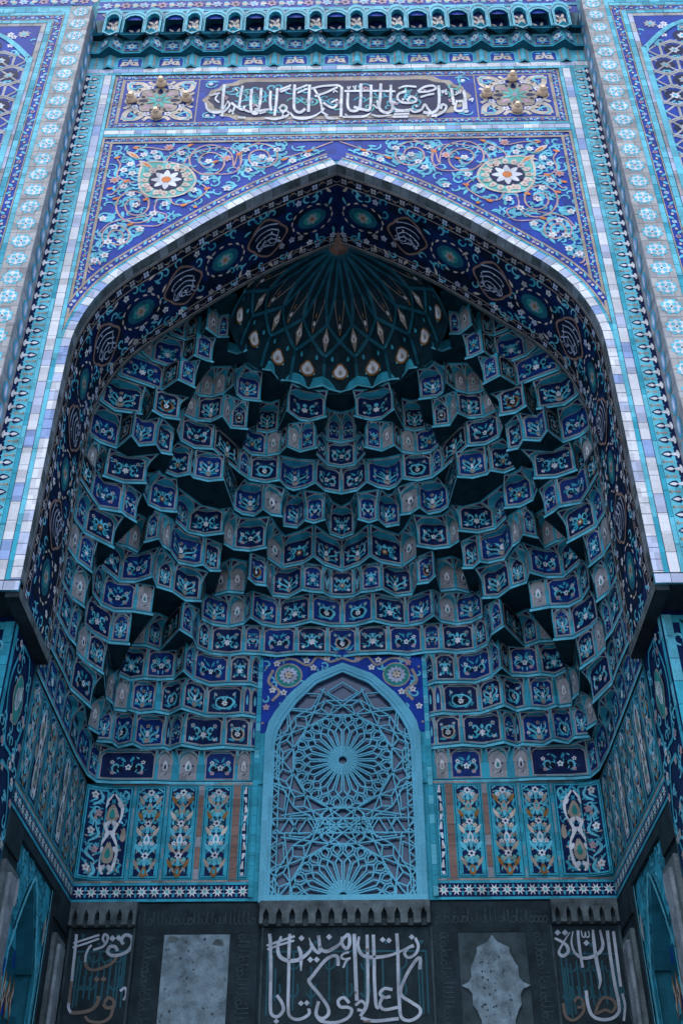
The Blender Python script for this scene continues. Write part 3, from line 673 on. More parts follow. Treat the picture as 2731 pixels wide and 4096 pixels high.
# ================================================================= generic muqarnas facet
def panel_outline(w, h, m, bot, top, kind):
    """panel polygon inside a facet: straight sides with a cut or pointed head"""
    if kind == 'arch': return [(m, bot), (w-m, bot), (w-m, top-.11), (w-m-(w-2*m)*.16, top-.045), (w/2, top), (m+(w-2*m)*.16, top-.045), (m, top-.11)]
    c = min(.05, (w-2*m)*.22)
    return [(m, bot), (w-m, bot), (w-m, top-c*1.2), (w-m-c, top-.012), (w/2, top), (m+c, top-.012), (m, top-c*1.2)]
def bouquet(d, cx, b, t, w, rg, style):
    """flowers, curls and leaves filling one panel"""
    H = t-b; c = (cx, b+H*.45)
    if style == 'white':
        d.drop((cx, b+H*.82), -pi/2, H*.34, w*.34, 'greige', 3); d.drop((cx, b+H*.30), pi/2, H*.50, w*.52, 'white', 3); d.drop((cx, b+H*.36), pi/2, H*.26, w*.22, rg.choice(['navy', 'green', 'tan']), 4)
        for s in (-1, 1):
            d.drop((cx+s*w*.12, b+H*.24), -pi/2+s*.5, H*.2, w*.22, 'beige', 3); d.circ((cx+s*w*.3, b+H*.55), w*.08, 'navy', 3, 6); d.leaf((cx+s*w*.05, b+H*.1), pi/2-s*.8, w*.35, w*.12, 'navy', 3)
        return
    k = rg.randrange(6); s0 = min(w, H)
    for s in (-1, 1): d.poly([(cx+s*w*.08, b+H*.25), (cx+s*w*.3, b+H*.35), (cx+s*w*.28, b+H*.6), (cx+s*w*.1, b+H*.62)] if s > 0 else [(cx-w*.1, b+H*.62), (cx-w*.28, b+H*.6), (cx-w*.3, b+H*.35), (cx-w*.08, b+H*.25)], 'night', 2)
    cw = .028
    for i in range(10):
        x, y = rg.uniform(.04, .42)*w, b+H*rg.uniform(.1, .9); an = rg.random()*6.3; L = s0*rg.uniform(.16, .26); mm = rg.choice(['turq', 'aqua', 'turq', 'teal'])
        for s in (-1, 1): d.leaf((cx+s*x, y), an if s > 0 else pi-an, L, L*.34, mm, 2, .3*s)
    s0 *= 1.22
    if k in (0, 3):
        for s in (-1, 1):
            d.curl((cx+s*w*.23, b+H*.62), s0*.17, -pi/2, -s*.9, cw, 'aqua', 3); d.curl((cx+s*w*.25, b+H*.26), s0*.15, pi/2, s*.9, cw, 'turq', 3)
            d.flower((cx+s*w*.33, b+H*.80), s0*.09, 'beige', 'navy', 4); d.flower((cx+s*w*.34, b+H*.14), s0*.075, 'white', 'tan', 4)
        d.flower((cx, b+H*.42), s0*.15, rg.choice(['ochre', 'white', 'white']), 'white', 4, 6); d.drop((cx, b+H*.62), pi/2, H*.25, w*.12, 'aqua', 3)
    elif k in (1, 4):
        for s in (-1, 1):
            d.rib([(cx, b+H*.06), (cx+s*w*.12, b+H*.35), (cx+s*w*.32, b+H*.5), (cx+s*w*.36, b+H*.72)], cw, 'aqua', 3, 4)
            d.rib([(cx, b+H*.06), (cx+s*w*.2, b+H*.18), (cx+s*w*.36, b+H*.16)], cw, 'turq', 3, 4)
            d.flower((cx+s*w*.33, b+H*.74), s0*.08, 'beige', 'night', 4); d.flower((cx+s*w*.36, b+H*.32), s0*.08, 'white', 'night', 4); d.leaf((cx+s*w*.06, b+H*.5), pi/2-s*.5, s0*.3, s0*.1, 'aqua', 3)
        d.flower((cx, b+H*.84), s0*.09, 'tan', 'night', 4); d.poly([(cx-w*.06, b+H*.02), (cx+w*.06, b+H*.02), (cx+w*.12, b+H*.24), (cx-w*.12, b+H*.24)], 'tan', 4); d.drop((cx, b+H*.3), pi/2, H*.34, w*.14, 'white', 4)
    elif k == 2:
        N = 20; d.poly([(cx+w*.33*cos(2*pi*j/N)*(1+.1*cos(3*2*pi*j/N)), b+H*.45+H*.33*sin(2*pi*j/N)) for j in range(N)], rg.choice(['tan', 'ochre', 'aqua']), 3)
        d.poly([(cx+w*.26*cos(2*pi*j/N), b+H*.45+H*.25*sin(2*pi*j/N)) for j in range(N)], 'night', 4); d.flower((cx, b+H*.42), s0*.13, 'white', 'tan', 5, 6)
        for s in (-1, 1): d.flower((cx+s*w*.3, b+H*.84), s0*.075, 'beige', 'aqua', 4); d.leaf((cx, b+H*.55), pi/2-s*.6, s0*.25, s0*.08, 'aqua', 5); d.leaf((cx+s*w*.1, b+H*.08), pi/2-s*1.1, s0*.3, s0*.1, 'turq', 3)
    else:
        for s in (-1, 1):
            d.curl((cx+s*w*.2, b+H*.45), s0*.23, -pi/2, s*.8, cw, 'aqua', 3); d.flower((cx+s*w*.3, b+H*.68), s0*.09, 'white', 'navy', 4); d.flower((cx+s*w*.28, b+H*.2), s0*.09, 'pink', 'tan', 4)
            d.leaf((cx+s*w*.04, b+H*.7), pi/2-s*.7, s0*.26, s0*.09, 'turq', 3)
        d.flower((cx+w*.02, b+H*.45), s0*.13, 'white', 'green', 4, 5)
VL = (.58, .68, .77, .86, .94)
def facet(name, parent, pts, z0, h, leans, style, rg, dark='turq', led=.02, mit=None):
    """one cell: an upright tile panel folded along the given plan points, curving forward at its head"""
    seg = [hypot(pts[i+1][0]-pts[i][0], pts[i+1][1]-pts[i][1]) for i in range(len(pts)-1)]; w = sum(seg)
    if w < .012: return None
    cum = [0]
    for x in seg: cum.append(cum[-1]+x)
    nrm = [((pts[i+1][1]-pts[i][1])/(seg[i] or 1), -(pts[i+1][0]-pts[i][0])/(seg[i] or 1)) for i in range(len(seg))]
    mit = mit or [nrm[0]]+[nrm[-1]]*(len(pts)-1)
    def at(u, v, q, lean):
        k = 0
        while k < len(seg)-1 and u > cum[k+1]: k += 1
        t = (u-cum[k])/seg[k]; s = max(0, (v/h-.58)/.42)**1.5 if lean else 0; A, B = pts[k], pts[k+1]; la, lb = leans[k], leans[k+1]
        lx, ly = la[0]*(1-t)+lb[0]*t, la[1]*(1-t)+lb[1]*t
        return (A[0]+(B[0]-A[0])*t+lx*s+nrm[k][0]*q, A[1]+(B[1]-A[1])*t+ly*s+nrm[k][1]*q, z0+v)
    fv = lambda u, v, q: at(u, v, q, False); fl = lambda u, v, q: at(u, v, q, True)
    mb = MB(); e0, e1 = z0-.014, z0+.024
    for k in range(len(seg)):
        a, b = cum[k]+1e-7, cum[k+1]-1e-7; mb.face([fv(a, 0, 0), fv(b, 0, 0), fv(b, h, 0), fv(a, h, 0)], dark)
        A, B = pts[k], pts[k+1]; na, nb = mit[k], mit[k+1]
        pa, pb = (A[0]+na[0]*led, A[1]+na[1]*led), (B[0]+nb[0]*led, B[1]+nb[1]*led)
        mb.face([(pa[0],pa[1],e0), (pb[0],pb[1],e0), (pb[0],pb[1],e1), (pa[0],pa[1],e1)], 'aqua' if style != 'plain' else 'turq')
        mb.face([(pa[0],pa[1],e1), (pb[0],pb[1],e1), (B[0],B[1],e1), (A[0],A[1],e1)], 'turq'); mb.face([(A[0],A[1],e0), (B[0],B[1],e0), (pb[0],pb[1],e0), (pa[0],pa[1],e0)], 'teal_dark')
    def put(d, f, us, vs, q0):
        cut_all(d, us, vs)
        for i, (P, m, l) in enumerate(d.p):
            cu = sum(p[0] for p in P)/len(P); e = 1e-6; k = 0     # keep every piece on its own side of a fold
            while k < len(seg)-1 and cu > cum[k+1]: k += 1
            mb.face([f(min(max(u, cum[k]+e), cum[k+1]-e), v, q0+.0025*(l+.11*(i % 8))) for u, v in P], m)
    d = Dec(); d.rect(0, .028, w, .044, 'night', 1)
    if w > .075 and h > .3 and style != 'plain':
        m = min(.044, w*.18); bot, top = .076, h*.92
        kind = 'arch' if (style in ('white', 'arch') or w < .26) else 'cut'
        def outl(g): return panel_outline(w, h, m-g, bot-g, top+g, kind)
        d.poly(outl(.019), 'greige', 1); d.poly(outl(.011), 'beige', 2)
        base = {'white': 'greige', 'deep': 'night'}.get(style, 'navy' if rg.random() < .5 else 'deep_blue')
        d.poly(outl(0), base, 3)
        if w > .13:
            q = Dec(); bouquet(q, w/2, bot+.01, top-.05, w-2*m, rg, style)
            q.p = [(P, mm, l+2) for P, mm, l in q.p if all(m*.9 < u < w-m*.9 and bot < v < top-.015 for u, v in P)]; d.add(q)
        else: d.drop((w/2, bot+.1), pi/2, .16, w*.3, 'white' if style == 'white' else 'aqua', 5)
        put(d, fv, cum[1:-1], (), .001)
        # arched hood: the turquoise frame bends forward to carry the next tier, leaving the panel in a shallow niche
        O = [(m-.022, h*.58)]+[p for p in reversed(panel_outline(w, h, m-.022, bot, h*.95, kind)[2:])]+[(w-m+.022, h*.58)]
        O = [(min(max(u, .006), w-.006), v) for u, v in O]; c = len(O)//2; mid = O[c]
        H = Dec(); tcol = dark
        H.poly([(0, h*.58)]+O[:c+1]+[(mid[0], h), (0, h)], tcol, 0); H.poly([(w, h*.58), (w, h), (mid[0], h)]+O[c:], tcol, 0)
        for a, b in zip(O[:-1], O[1:]):
            L = hypot(b[0]-a[0], b[1]-a[1]) or 1e-6; nx, ny = -(b[1]-a[1])/L*.010, (b[0]-a[0])/L*.010
            H.poly([a, b, (b[0]+nx, b[1]+ny), (a[0]+nx, a[1]+ny)], 'tan', 1)
        if w > .16:       # little framed triangles in the upper corners
            for uu, sg in ((0, 1), (w, -1)):
                T = [(uu+sg*.012, h*.80), (uu+sg*min(.15, w*.34), h*.965), (uu+sg*.012, h*.965)]
                if sg < 0: T.reverse()
                H.poly(T, 'tan', 1); cx = sum(p[0] for p in T)/3; cy = sum(p[1] for p in T)/3
                H.poly([(cx+(x-cx)*.72, cy+(y-cy)*.72) for x, y in T], 'navy', 2)
        put(H, fl, cum[1:-1], [h*x for x in VL], .008)
        R = []
        for a, b in zip(O[:-1], O[1:]):
            n = 4 if abs(b[1]-a[1]) > .06 or abs(b[0]-a[0]) > .1 else 2
            R += [(a[0]+(b[0]-a[0])*t/n, a[1]+(b[1]-a[1])*t/n) for t in range(n)]
        R.append(O[-1])
        for a, b in zip(R[:-1], R[1:]): mb.face([fv(a[0], a[1], .001), fl(a[0], a[1], .008), fl(b[0], b[1], .008), fv(b[0], b[1], .001)], tcol)
    else: put(d, fv, cum[1:-1], (), .001)
    return mb.build(name, parent)

# ================================================================= cornice of small niches over the inscription
cor = thing('muqarnas_cornice', 'turquoise honeycomb cornice of small niches hanging above the inscription', 'cornice')
P = .652; XE = 3.90
def xlim(x): return max(-XE, min(XE, x))
def plate(pts, back, z, m, name, parent):
    mb = MB(); poly = [(x, y, z) for x, y in pts]+[(x, y, z) for x, y in back]; mb.face(list(reversed(poly)), m)
    return mb.build(name, parent)
rows = []
def row(z0, h, prof, styles, led, nm):
    """prof: (x offset, y, style of the facet that follows) over one module, repeated"""
    pts = []; sty = []
    for k in range(-6, 7):
        for (ox, y, s) in prof:
            x = k*P+ox
            if -XE-.01 <= x <= XE+.01: pts.append((x, y)); sty.append(s)
    if pts[0][0] > -XE: pts.insert(0, (-XE, pts[0][1])); sty.insert(0, prof[-1][2])
    if pts[-1][0] < XE: pts.append((XE, pts[-1][1])); sty.append('plain')
    return pts, sty, z0, h
rowA = row(18.165, .36, [(-.215, -.004, 'A'), (.215, -.004, 'V'), (.326, -.06, 'V')], None, .01, '')
rowB = row(18.525, .38, [(-.15, -.07, 'star'), (.15, -.07, 'star'), (.326, -.19, 'star')], None, .015, '')
rowC = row(18.80, .72, [(-.215, -.30, 'N'), (-.16, -.30, 'N'), (.16, -.30, 'N'), (.215, -.34, 'N'), (.326, -.36, 'N')], None, .015, '')
rgc = random.Random(4)
for ri2, (pts, sty, z0, h) in enumerate((rowA, rowB)):
    for i in range(len(pts)-1):
        A, B = pts[i], pts[i+1]; w = B[0]-A[0]
        if w < .03: continue
        lean = (0, -.06 if ri2 == 0 else -.16)
        o = facet('niche', cor, [A, B], z0, h, [lean, lean], 'plain', random.Random(3), 'aqua', .012)
        W2 = hypot(w, B[1]-A[1]); n = ((B[1]-A[1])/W2, -w/W2)
        def fn(u, v, q):
            t = u/W2; s = 0; return (A[0]+w*t+n[0]*q, A[1]+(B[1]-A[1])*t+lean[1]*s+n[1]*q, z0+v)
        mb = MB(); d = Dec(); c = W2/2
        if ri2 == 0 and W2 > .3:
            O = [(.03, .05), (W2-.03, .05), (W2-.03, .23), (W2-.07, .30), (.07, .30), (.03, .23)]
            d.poly([(c+(x-c)*1.10, .165+(y-.165)*1.18) for x, y in O], 'aqua', 5); d.poly(O, 'cobalt', 6)
            for s in (-1, 1):
                T = [(c+s*.02, .10), (c+s*.15, .07), (c+s*.12, .20), (c+s*.03, .19)]; T = T if s > 0 else T[::-1]
                d.poly(T, 'cream', 7); d.leaf((c+s*.03, .24), 0 if s > 0 else pi, .12, .045, 'aqua', 7, .1*s); d.circ((c+s*.065, .145), .02, 'navy', 8, 6)
            d.drop((c, .18), pi/2, .1, .06, 'cream', 7); d.flower((c, .15), .04, 'white', 'navy', 8)
        elif ri2 == 1 and W2 > .15:
            O = panel_outline(W2, h, .045, .06, .29, 'cut'); d.poly([(c+(x-c)*1.14, .17+(y-.17)*1.12) for x, y in O], 'tan', 5); d.poly(O, 'cobalt', 6)
            d.star((c, .165), .085, 5, 'white', 8, .5, pi/2); d.circ((c, .165), .02, 'navy', 9, 6); d.star((c, .165), .12, 6, 'aqua', 7, .6, pi/2)
        else: d.rect(c-.012, .03, c+.012, h*.9, 'tan', 5)
        cut_all(d, (), [h*x for x in VL]); d.emit(mb, fn, .003, .0022); d2 = mb.build('niche_panel', o)
pts, sty, z0, h = rowC
for k in range(-6, 7):
    for off, wd, y, top, big in ((0.0, .30, -.22, .60, 1), (P/2, .20, -.27, .56, 0)):
        x = k*P+off
        if abs(x)+wd/2 > XE: continue
        # an arched opening cut in a frame, with a dark recess behind
        mb = MB(); hw = wd/2; outer = P/4
        cellw = .19 if big else .135
        A_ = [(-hw, .03), (-hw, top-.12), (-hw*.55, top-.03), (0, top), (hw*.55, top-.03), (hw, top-.12), (hw, .03)]
        O_ = [(-cellw, .0), (-cellw, h-.12), (-cellw*.55, h-.02), (0, h), (cellw*.55, h-.02), (cellw, h-.12), (cellw, .0)]
        F = lambda u, v, q: (x+u, y-q, z0+v)
        for i in range(6):
            mb.face([F(*A_[i], 0), F(*O_[i], 0), F(*O_[i+1], 0), F(*A_[i+1], 0)][::-1], 'aqua')
            e = [(A_[i][0]*.6+O_[i][0]*.4, A_[i][1]*.6+O_[i][1]*.4), (A_[i+1][0]*.6+O_[i+1][0]*.4, A_[i+1][1]*.6+O_[i+1][1]*.4)]; g_ = [(A_[i][0]*.45+O_[i][0]*.55, A_[i][1]*.45+O_[i][1]*.55), (A_[i+1][0]*.45+O_[i+1][0]*.55, A_[i+1][1]*.45+O_[i+1][1]*.55)]
            mb.face([F(*e[0], .003), F(*g_[0], .003), F(*g_[1], .003), F(*e[1], .003)][::-1], 'teal'); dp = -.16 if big else -.07
            mb.face([F(*A_[i], 0), F(*A_[i+1], 0), F(*A_[i+1], dp), F(*A_[i], dp)], 'teal' if big else 'turq')
        mb.face([F(*A_[0], 0), F(*A_[6], 0), F(hw, 0, 0), F(-hw, 0, 0)], 'turq'); mb.face([F(u, v, dp) for u, v in A_], 'navy')
        d = Dec()
        for s in (-1, 1): d.leaf((s*hw*.3, .06), pi/2-s*.5, .16, .06, 'cream', 1); d.leaf((s*hw*.5, .2), pi/2-s*.2, .14, .05, 'aqua' if big else 'cream', 1)
        d.drop((0, .06), pi/2, .30, .08, 'cream', 2); d.leaf((-hw*.2, .34), pi/2+.5, .12, .05, 'cream', 1); d.leaf((hw*.2, .34), pi/2-.5, .12, .05, 'cream', 1); d.flower((0, .30), .035, 'beige', 'navy', 3)
        d.emit(mb, lambda u, v, q: F(u, v, dp+q), .001); mb.build('niche', cor)
back = [(XE, .0), (-XE, .0)]
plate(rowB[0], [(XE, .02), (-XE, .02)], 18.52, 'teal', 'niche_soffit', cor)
zz = []
for k in range(-6, 7):
    for ox, y in ((-.326, -.37), (-.20, -.385), (-.19, -.31), (0, -.315), (.19, -.31), (.20, -.385)):
        x = k*P+ox
        if abs(x) <= XE: zz.append((x, y))
zz = [(-XE, zz[0][1])]+zz+[(XE, zz[-1][1])]
mb = MB()
# faceted underside between the second and third row: star-shaped vault cells
pB = rowB[0]
for i in range(len(pB)-1):
    A, B = pB[i], pB[i+1]; mx = (A[0]+B[0])/2
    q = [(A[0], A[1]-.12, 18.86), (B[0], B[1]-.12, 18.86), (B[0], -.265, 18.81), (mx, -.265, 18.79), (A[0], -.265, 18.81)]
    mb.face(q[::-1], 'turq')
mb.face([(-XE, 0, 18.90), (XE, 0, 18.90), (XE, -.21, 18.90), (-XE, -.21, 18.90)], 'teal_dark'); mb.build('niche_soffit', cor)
for k in range(-6, 7):       # hanging points under the third row
    for off, y, wd, dz in ((0, -.23, .17, .06), (P/2, -.282, .12, .15)):
        x = k*P+off
        if abs(x) > XE-.05: continue
        mb = MB(); q = [(x-wd, y, z0), (x, y-.01, z0-dz+.04), (x+wd, y, z0), (x+wd, y, z0+.03), (x, y-.01, z0-dz+.075), (x-wd, y, z0+.03)]
        mb.face(q, 'aqua'); mb.face([(x-wd, y, z0), (x, y+.12, z0+.02), (x, y-.01, z0-dz+.04)][::-1], 'teal'); mb.face([(x, y-.01, z0-dz+.04), (x, y+.12, z0+.02), (x+wd, y, z0)][::-1], 'teal')
        mb.build('pendant', cor)
d = Dec(); tiles(d, -XE, 19.525, XE, 19.60, 40, False, TRQ, rng, 1); d.add(floral_strip(7.8, .26, rng, .3).shift(-3.9, 19.60)); tiles(d, -XE, 19.86, XE, 19.94, 40, False, TRQ, rng, 1)
d.rect(-XE, 18.9, XE, 20.6, 'aqua', 0)
for k in range(-12, 13):
    x = k*P/2+P/4
    if abs(x) < XE: d.flower((x, 19.45), .06, 'beige', 'navy', 2, 6)
mb = MB(); mb.face([(-XE, -.192, 19.3), (XE, -.192, 19.3), (XE, -.192, 20.6), (-XE, -.192, 20.6)], 'cobalt'); d.p = [q for q in d.p if q[2] > 0]
d.emit(mb, plane_y(-.195), .001); mb.build('frieze', cor)
# ================================================================= the muqarnas vault
# plan of every tier: the zigzag lower edge of each ring of cells, followed in the photograph and laid on its own level;
# '/' starts a stretch whose first side lies hidden behind the cell before it
FR=dict(A=(300,1150,.38265),B=(850,950,.38265),C=(250,1600,.38265),D=(800,1450,.38265),E=(250,2100,.38265),F=(800,1950,.38265),G=(250,2600,.4464),H=(600,2500,.52083),I=(1100,1350,.44643),J=(1050,1800,.44643),K=(1050,2200,.44643))
T={}
# '/' marks a hidden connection before next point
T[0]="G 210,1115 300,1185 460,1195* H 40,1215 170,1222 205,1222 365,1222 400,1222 660,1222 768,1222"
T[1]="G 0,210 60,350 250,525 / 210,690 318,755 283,822 437,832 497,882* 630,850 715,895* H 105,948 145,965 245,930 400,960* 560,945 768,962"
T[2]="E 50,1170 130,1260 / 135,1340 235,1440 420,1562 / G 380,430 440,480 455,540 575,555 600,545 690,575* 830,560 H 65,676 150,693* 240,648 420,705 580,712* 710,700 768,708"
T[3]="E 70,760 225,868 / 215,1055 320,1150* 490,1240 690,1255 / G 490,225 605,280* 735,262 H 70,428* 190,420 / 255,362 325,422 455,470* 600,462 768,462"
T[4]="E 140,380 300,500 / 300,705 390,840 540,912* 750,915 930,945 / 700,1265 865,1268 1030,1322 / 1228,1105 1350,1182 1392,1282 H 455,225 600,240* 715,225 K -10,942 130,960* 300,940 580,945 710,962*"
T[5]="C 215,1390 345,1462* 525,1552 / E 380,430 590,602 770,605* 935,552 970,650 1140,702 1280,800* 1440,805 / 1442,985 F 130,1442* 300,1466 470,1430 530,1370 640,1440* 815,1472 K 280,690* 430,650 600,690* 710,692"
T[6]="C 155,1100 215,1122 / 290,1010 385,1145* 610,1180 660,1222* 762,1282 / E 520,205 670,235 800,300 / 860,190 1000,155 1035,220 1110,268 1205,405* 1385,440* 1465,425 F 100,880* 205,882 / 135,1140 295,1100 470,1115 / 505,960 570,1020* 690,1035 745,1140 930,1158* 1070,1080 K 440,382* 540,390 600,425 710,432*"
T[7]="C 215,728 335,770 / 310,830 400,892 430,805 640,875* 865,880 / 830,980 885,1098 1030,1168* 1190,1180 / 1165,1270 1300,1390 1485,1430* F 240,490 235,590 345,655 515,673* 685,640 690,740 850,850 1085,800* 1185,735 1290,815* 1490,882"
T[8]="C 265,355 380,450* 575,515 / 720,390 795,490* 970,475 1025,560* 1140,582 / 1060,760 1195,812* 1330,787 / 1360,820 D 90,1250* 240,1235 / F 345,230 440,288* 575,308* 660,240 740,297* 850,310 860,408 1020,432* 1100,355 1190,382* 1300,347 1345,490 1480,540*"
T[9]="A 270,1200 410,1297* 690,1332 / 650,1400 700,1480 / C 945,125 1055,190* 1215,215 / 1180,310 1225,430 1380,512* D 133,915 / 395,1150 510,1232 680,1265* 825,1240 890,1312* 975,1347* 1100,1320* 1200,1270 1300,1350* 1470,1382"
T[10]="A 460,930 780,1040* 905,1092 / 1080,975 1250,1058 / 1120,1330 1265,1400 D 120,627* 230,573 310,692 490,707 / 430,890 530,972* 690,987 840,960 / 912,890 1040,945 1210,903 / 1200,960 1320,1080 1470,1108*"
T[11]="A 700,690 800,772 960,830* 1120,832 / 1250,722 1365,772* 1430,787 / 1210,1090 1300,1140 D 130,370 260,330 / 350,250 370,340 450,397* 630,415 / 570,720 700,745* 820,715 / 908,518 1035,610* 1145,625* 1310,578 / 1270,790 1320,820 1472,848"
T[12]="A 990,500 1150,560 / 1265,532 1310,545 / 1370,440 1490,530 B 160,1050 145,1190 255,1227 350,1195 345,1310 430,1377 605,1397 690,1500 800,1506 D 935,200 1030,225 1130,280 1280,250 1345,287 1467,320"
Z0,DZ=8.22,.487
def tier_plan(s):
    fr = None; out = []; hid = False; z = None
    for t in s.split():
        if t in FR: fr = FR[t]
        elif t == '/': hid = True
        else:
            x, y = map(float, t.rstrip('*').split(',')); out.append((fr[0]+fr[2]*x, fr[1]+fr[2]*y, hid, t[-1] == '*')); hid = False
    return out
PLAN = []; HID = []; CRS = []
for k in range(13):
    pl = []; hd = []; cr = []
    for a, b, hflag, fold in tier_plan(T[k]):
        p = U(a, b, z=Z0+DZ*k); pl.append((max(-3.46, min(0.0, p.x)), min(4.58, p.y))); hd.append(hflag); cr.append(fold)
    if k == 6: pl, hd, cr = pl[2:], hd[2:], cr[2:]
    front = {0: [(-3.46, 1.43), (-3.46, 1.87), (-3.46, 2.31), (-3.46, 2.75), (-3.46, 3.19), (-3.46, 3.63)], 1: [(-3.46, 1.43), (-3.44, 1.9)], 2: [(-3.46, 1.43), (-3.45, 1.87)], 3: [(-3.46, 1.43), (-3.46, 1.8)],
             4: [(-3.46, 1.43), (-3.45, 1.75)], 5: [(-3.46, 1.43), (-3.44, 1.8)]}.get(k) or [(max(-3.46, pl[0][0]-.10), 1.43)]
    pl = front+pl; hd = [False]*len(front)+hd; cr = [False]*len(front)+cr
    if k <= 3: pl.append((-1.2, 4.56)); hd.append(False); cr.append(False)
    else: pl[-1] = (0.0, pl[-1][1])
    PLAN.append(pl); HID.append(hd); CRS.append(cr)
def nearest(P, path):
    best = None
    for i in range(len(path)-1):
        ax, ay = path[i]; bx, by = path[i+1]; L2 = (bx-ax)**2+(by-ay)**2 or 1e-9
        t = max(0, min(1, ((P[0]-ax)*(bx-ax)+(P[1]-ay)*(by-ay))/L2)); x, y = ax+(bx-ax)*t, ay+(by-ay)*t; d = hypot(x-P[0], y-P[1])
        if best is None or d < best[0]: best = (d, x-P[0], y-P[1])
    return best
vault = thing('muqarnas_vault', 'honeycomb half dome of turquoise framed blue floral cells filling the niche', 'vault')
def mitre(path, i):
    def nn(a, b):
        L = hypot(b[0]-a[0], b[1]-a[1]) or 1e-9; return ((b[1]-a[1])/L, -(b[0]-a[0])/L)
    n1 = nn(path[i-1], path[i]) if i > 0 else nn(path[i], path[i+1]); n2 = nn(path[i], path[i+1]) if i < len(path)-1 else n1
    sx, sy = n1[0]+n2[0], n1[1]+n2[1]; L = hypot(sx, sy)
    if L < .4: return n2
    k = 2/(L*L); k = min(k, 2.2/L); return (sx*k, sy*k)
for k in range(13):
    z = Z0+DZ*k; tier = bpy.data.objects.new('tier', None); COL.objects.link(tier); tier.parent = vault
    half_p = PLAN[k]; nxt = PLAN[k+1] if k < 12 else [(x*.93, 1.5+(y-1.5)*.93) for x, y in half_p]
    leans = []
    for P in half_p:
        d, dx, dy = nearest(P, nxt)
        if (dx*(0-P[0])+dy*(1.6-P[1])) < 0 or d < .02: leans.append((0, 0))
        else: f = min(.97, .20/d); leans.append((dx*f, dy*f))
    if k <= 3: rings = [(half_p, leans, CRS[k], HID[k], 0), ([(-x, y) for x, y in reversed(half_p)], [(-a, b) for a, b in reversed(leans)], CRS[k][::-1], None, 1)]
    else:
        n1 = len(half_p)
        rings = [(half_p+[(-x, y) for x, y in reversed(half_p[:-1])], leans+[(-a, b) for a, b in reversed(leans[:-1])], CRS[k]+CRS[k][:-1][::-1], None, 2)]
    for pts, lns, crs, _h, mode in rings:
        N = len(pts); n1 = len(half_p); i = 0
        while i < N-1:
            j = i+1
            while j < N-1 and crs[j]: j += 1
            # seed by the position counted from the wall, so that both halves carry the same design
            ki = i if (mode == 0 or (mode == 2 and i < n1-1)) else N-1-j
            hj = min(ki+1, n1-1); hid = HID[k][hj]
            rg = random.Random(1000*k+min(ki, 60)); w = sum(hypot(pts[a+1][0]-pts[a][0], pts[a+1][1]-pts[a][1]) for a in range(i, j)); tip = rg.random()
            st = 'deep' if hid else ('white' if (.13 < w < .30 and tip < .55) else 'blue')  # hidden cells: darker panel and frame tile, the hollow's shade put into the colour
            if k >= 4 and .3 < w < .5 and tip < .12: st = 'white'
            if True:
                inner = k == 12 and max(abs(pts[i][0]), abs(pts[j][0])) < 1.72
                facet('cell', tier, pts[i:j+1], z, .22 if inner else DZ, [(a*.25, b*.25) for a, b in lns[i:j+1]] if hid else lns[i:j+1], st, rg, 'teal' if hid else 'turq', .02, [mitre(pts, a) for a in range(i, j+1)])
            i = j
    # flat undersides stepping out over the tier below, shade put into their dark tile
    if k > 0:
        def add_plate(path, back):
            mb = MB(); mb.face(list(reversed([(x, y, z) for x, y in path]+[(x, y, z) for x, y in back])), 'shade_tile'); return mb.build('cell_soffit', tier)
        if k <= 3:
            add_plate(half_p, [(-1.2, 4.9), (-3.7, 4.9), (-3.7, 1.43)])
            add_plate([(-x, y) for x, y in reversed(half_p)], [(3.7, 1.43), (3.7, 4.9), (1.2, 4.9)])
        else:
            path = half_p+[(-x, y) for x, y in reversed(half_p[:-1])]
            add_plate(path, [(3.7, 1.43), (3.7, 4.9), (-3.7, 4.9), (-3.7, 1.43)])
# ribbed hood over the last tier
hood = bpy.data.objects.new('hood', None); COL.objects.link(hood); hood.parent = vault
HP = [(0, 1.60, 14.02), (.16, 1.52, 14.35), (.32, 1.40, 14.68), (.50, 1.20, 15.08), (.68, .86, 15.34), (.85, .45, 15.54), (1.0, .05, 15.64)]
def hp(t):
    t = max(0, min(1, t))
    for i in range(len(HP)-1):
        if t <= HP[i+1][0]:
            f = (t-HP[i][0])/(HP[i+1][0]-HP[i][0]); return HP[i][1]+(HP[i+1][1]-HP[i][1])*f, HP[i][2]+(HP[i+1][2]-HP[i][2])*f
    return HP[-1][1], HP[-1][2]
def HF(u, v, q):        # u = degrees, 0 at the left, 90 at the back; v = 0 rim .. 1 apex
    r, z = hp(v); a = radians(u); s = (u % 20)-10
    flute = .05*(1-abs(s)/10)*min(1, v*4)*min(1, (1-v)*3)
    r = r+flute-q*.8; zz = z-q*.5+flute*.3
    return (-r*cos(a), 1.47+r*sin(a), zz)
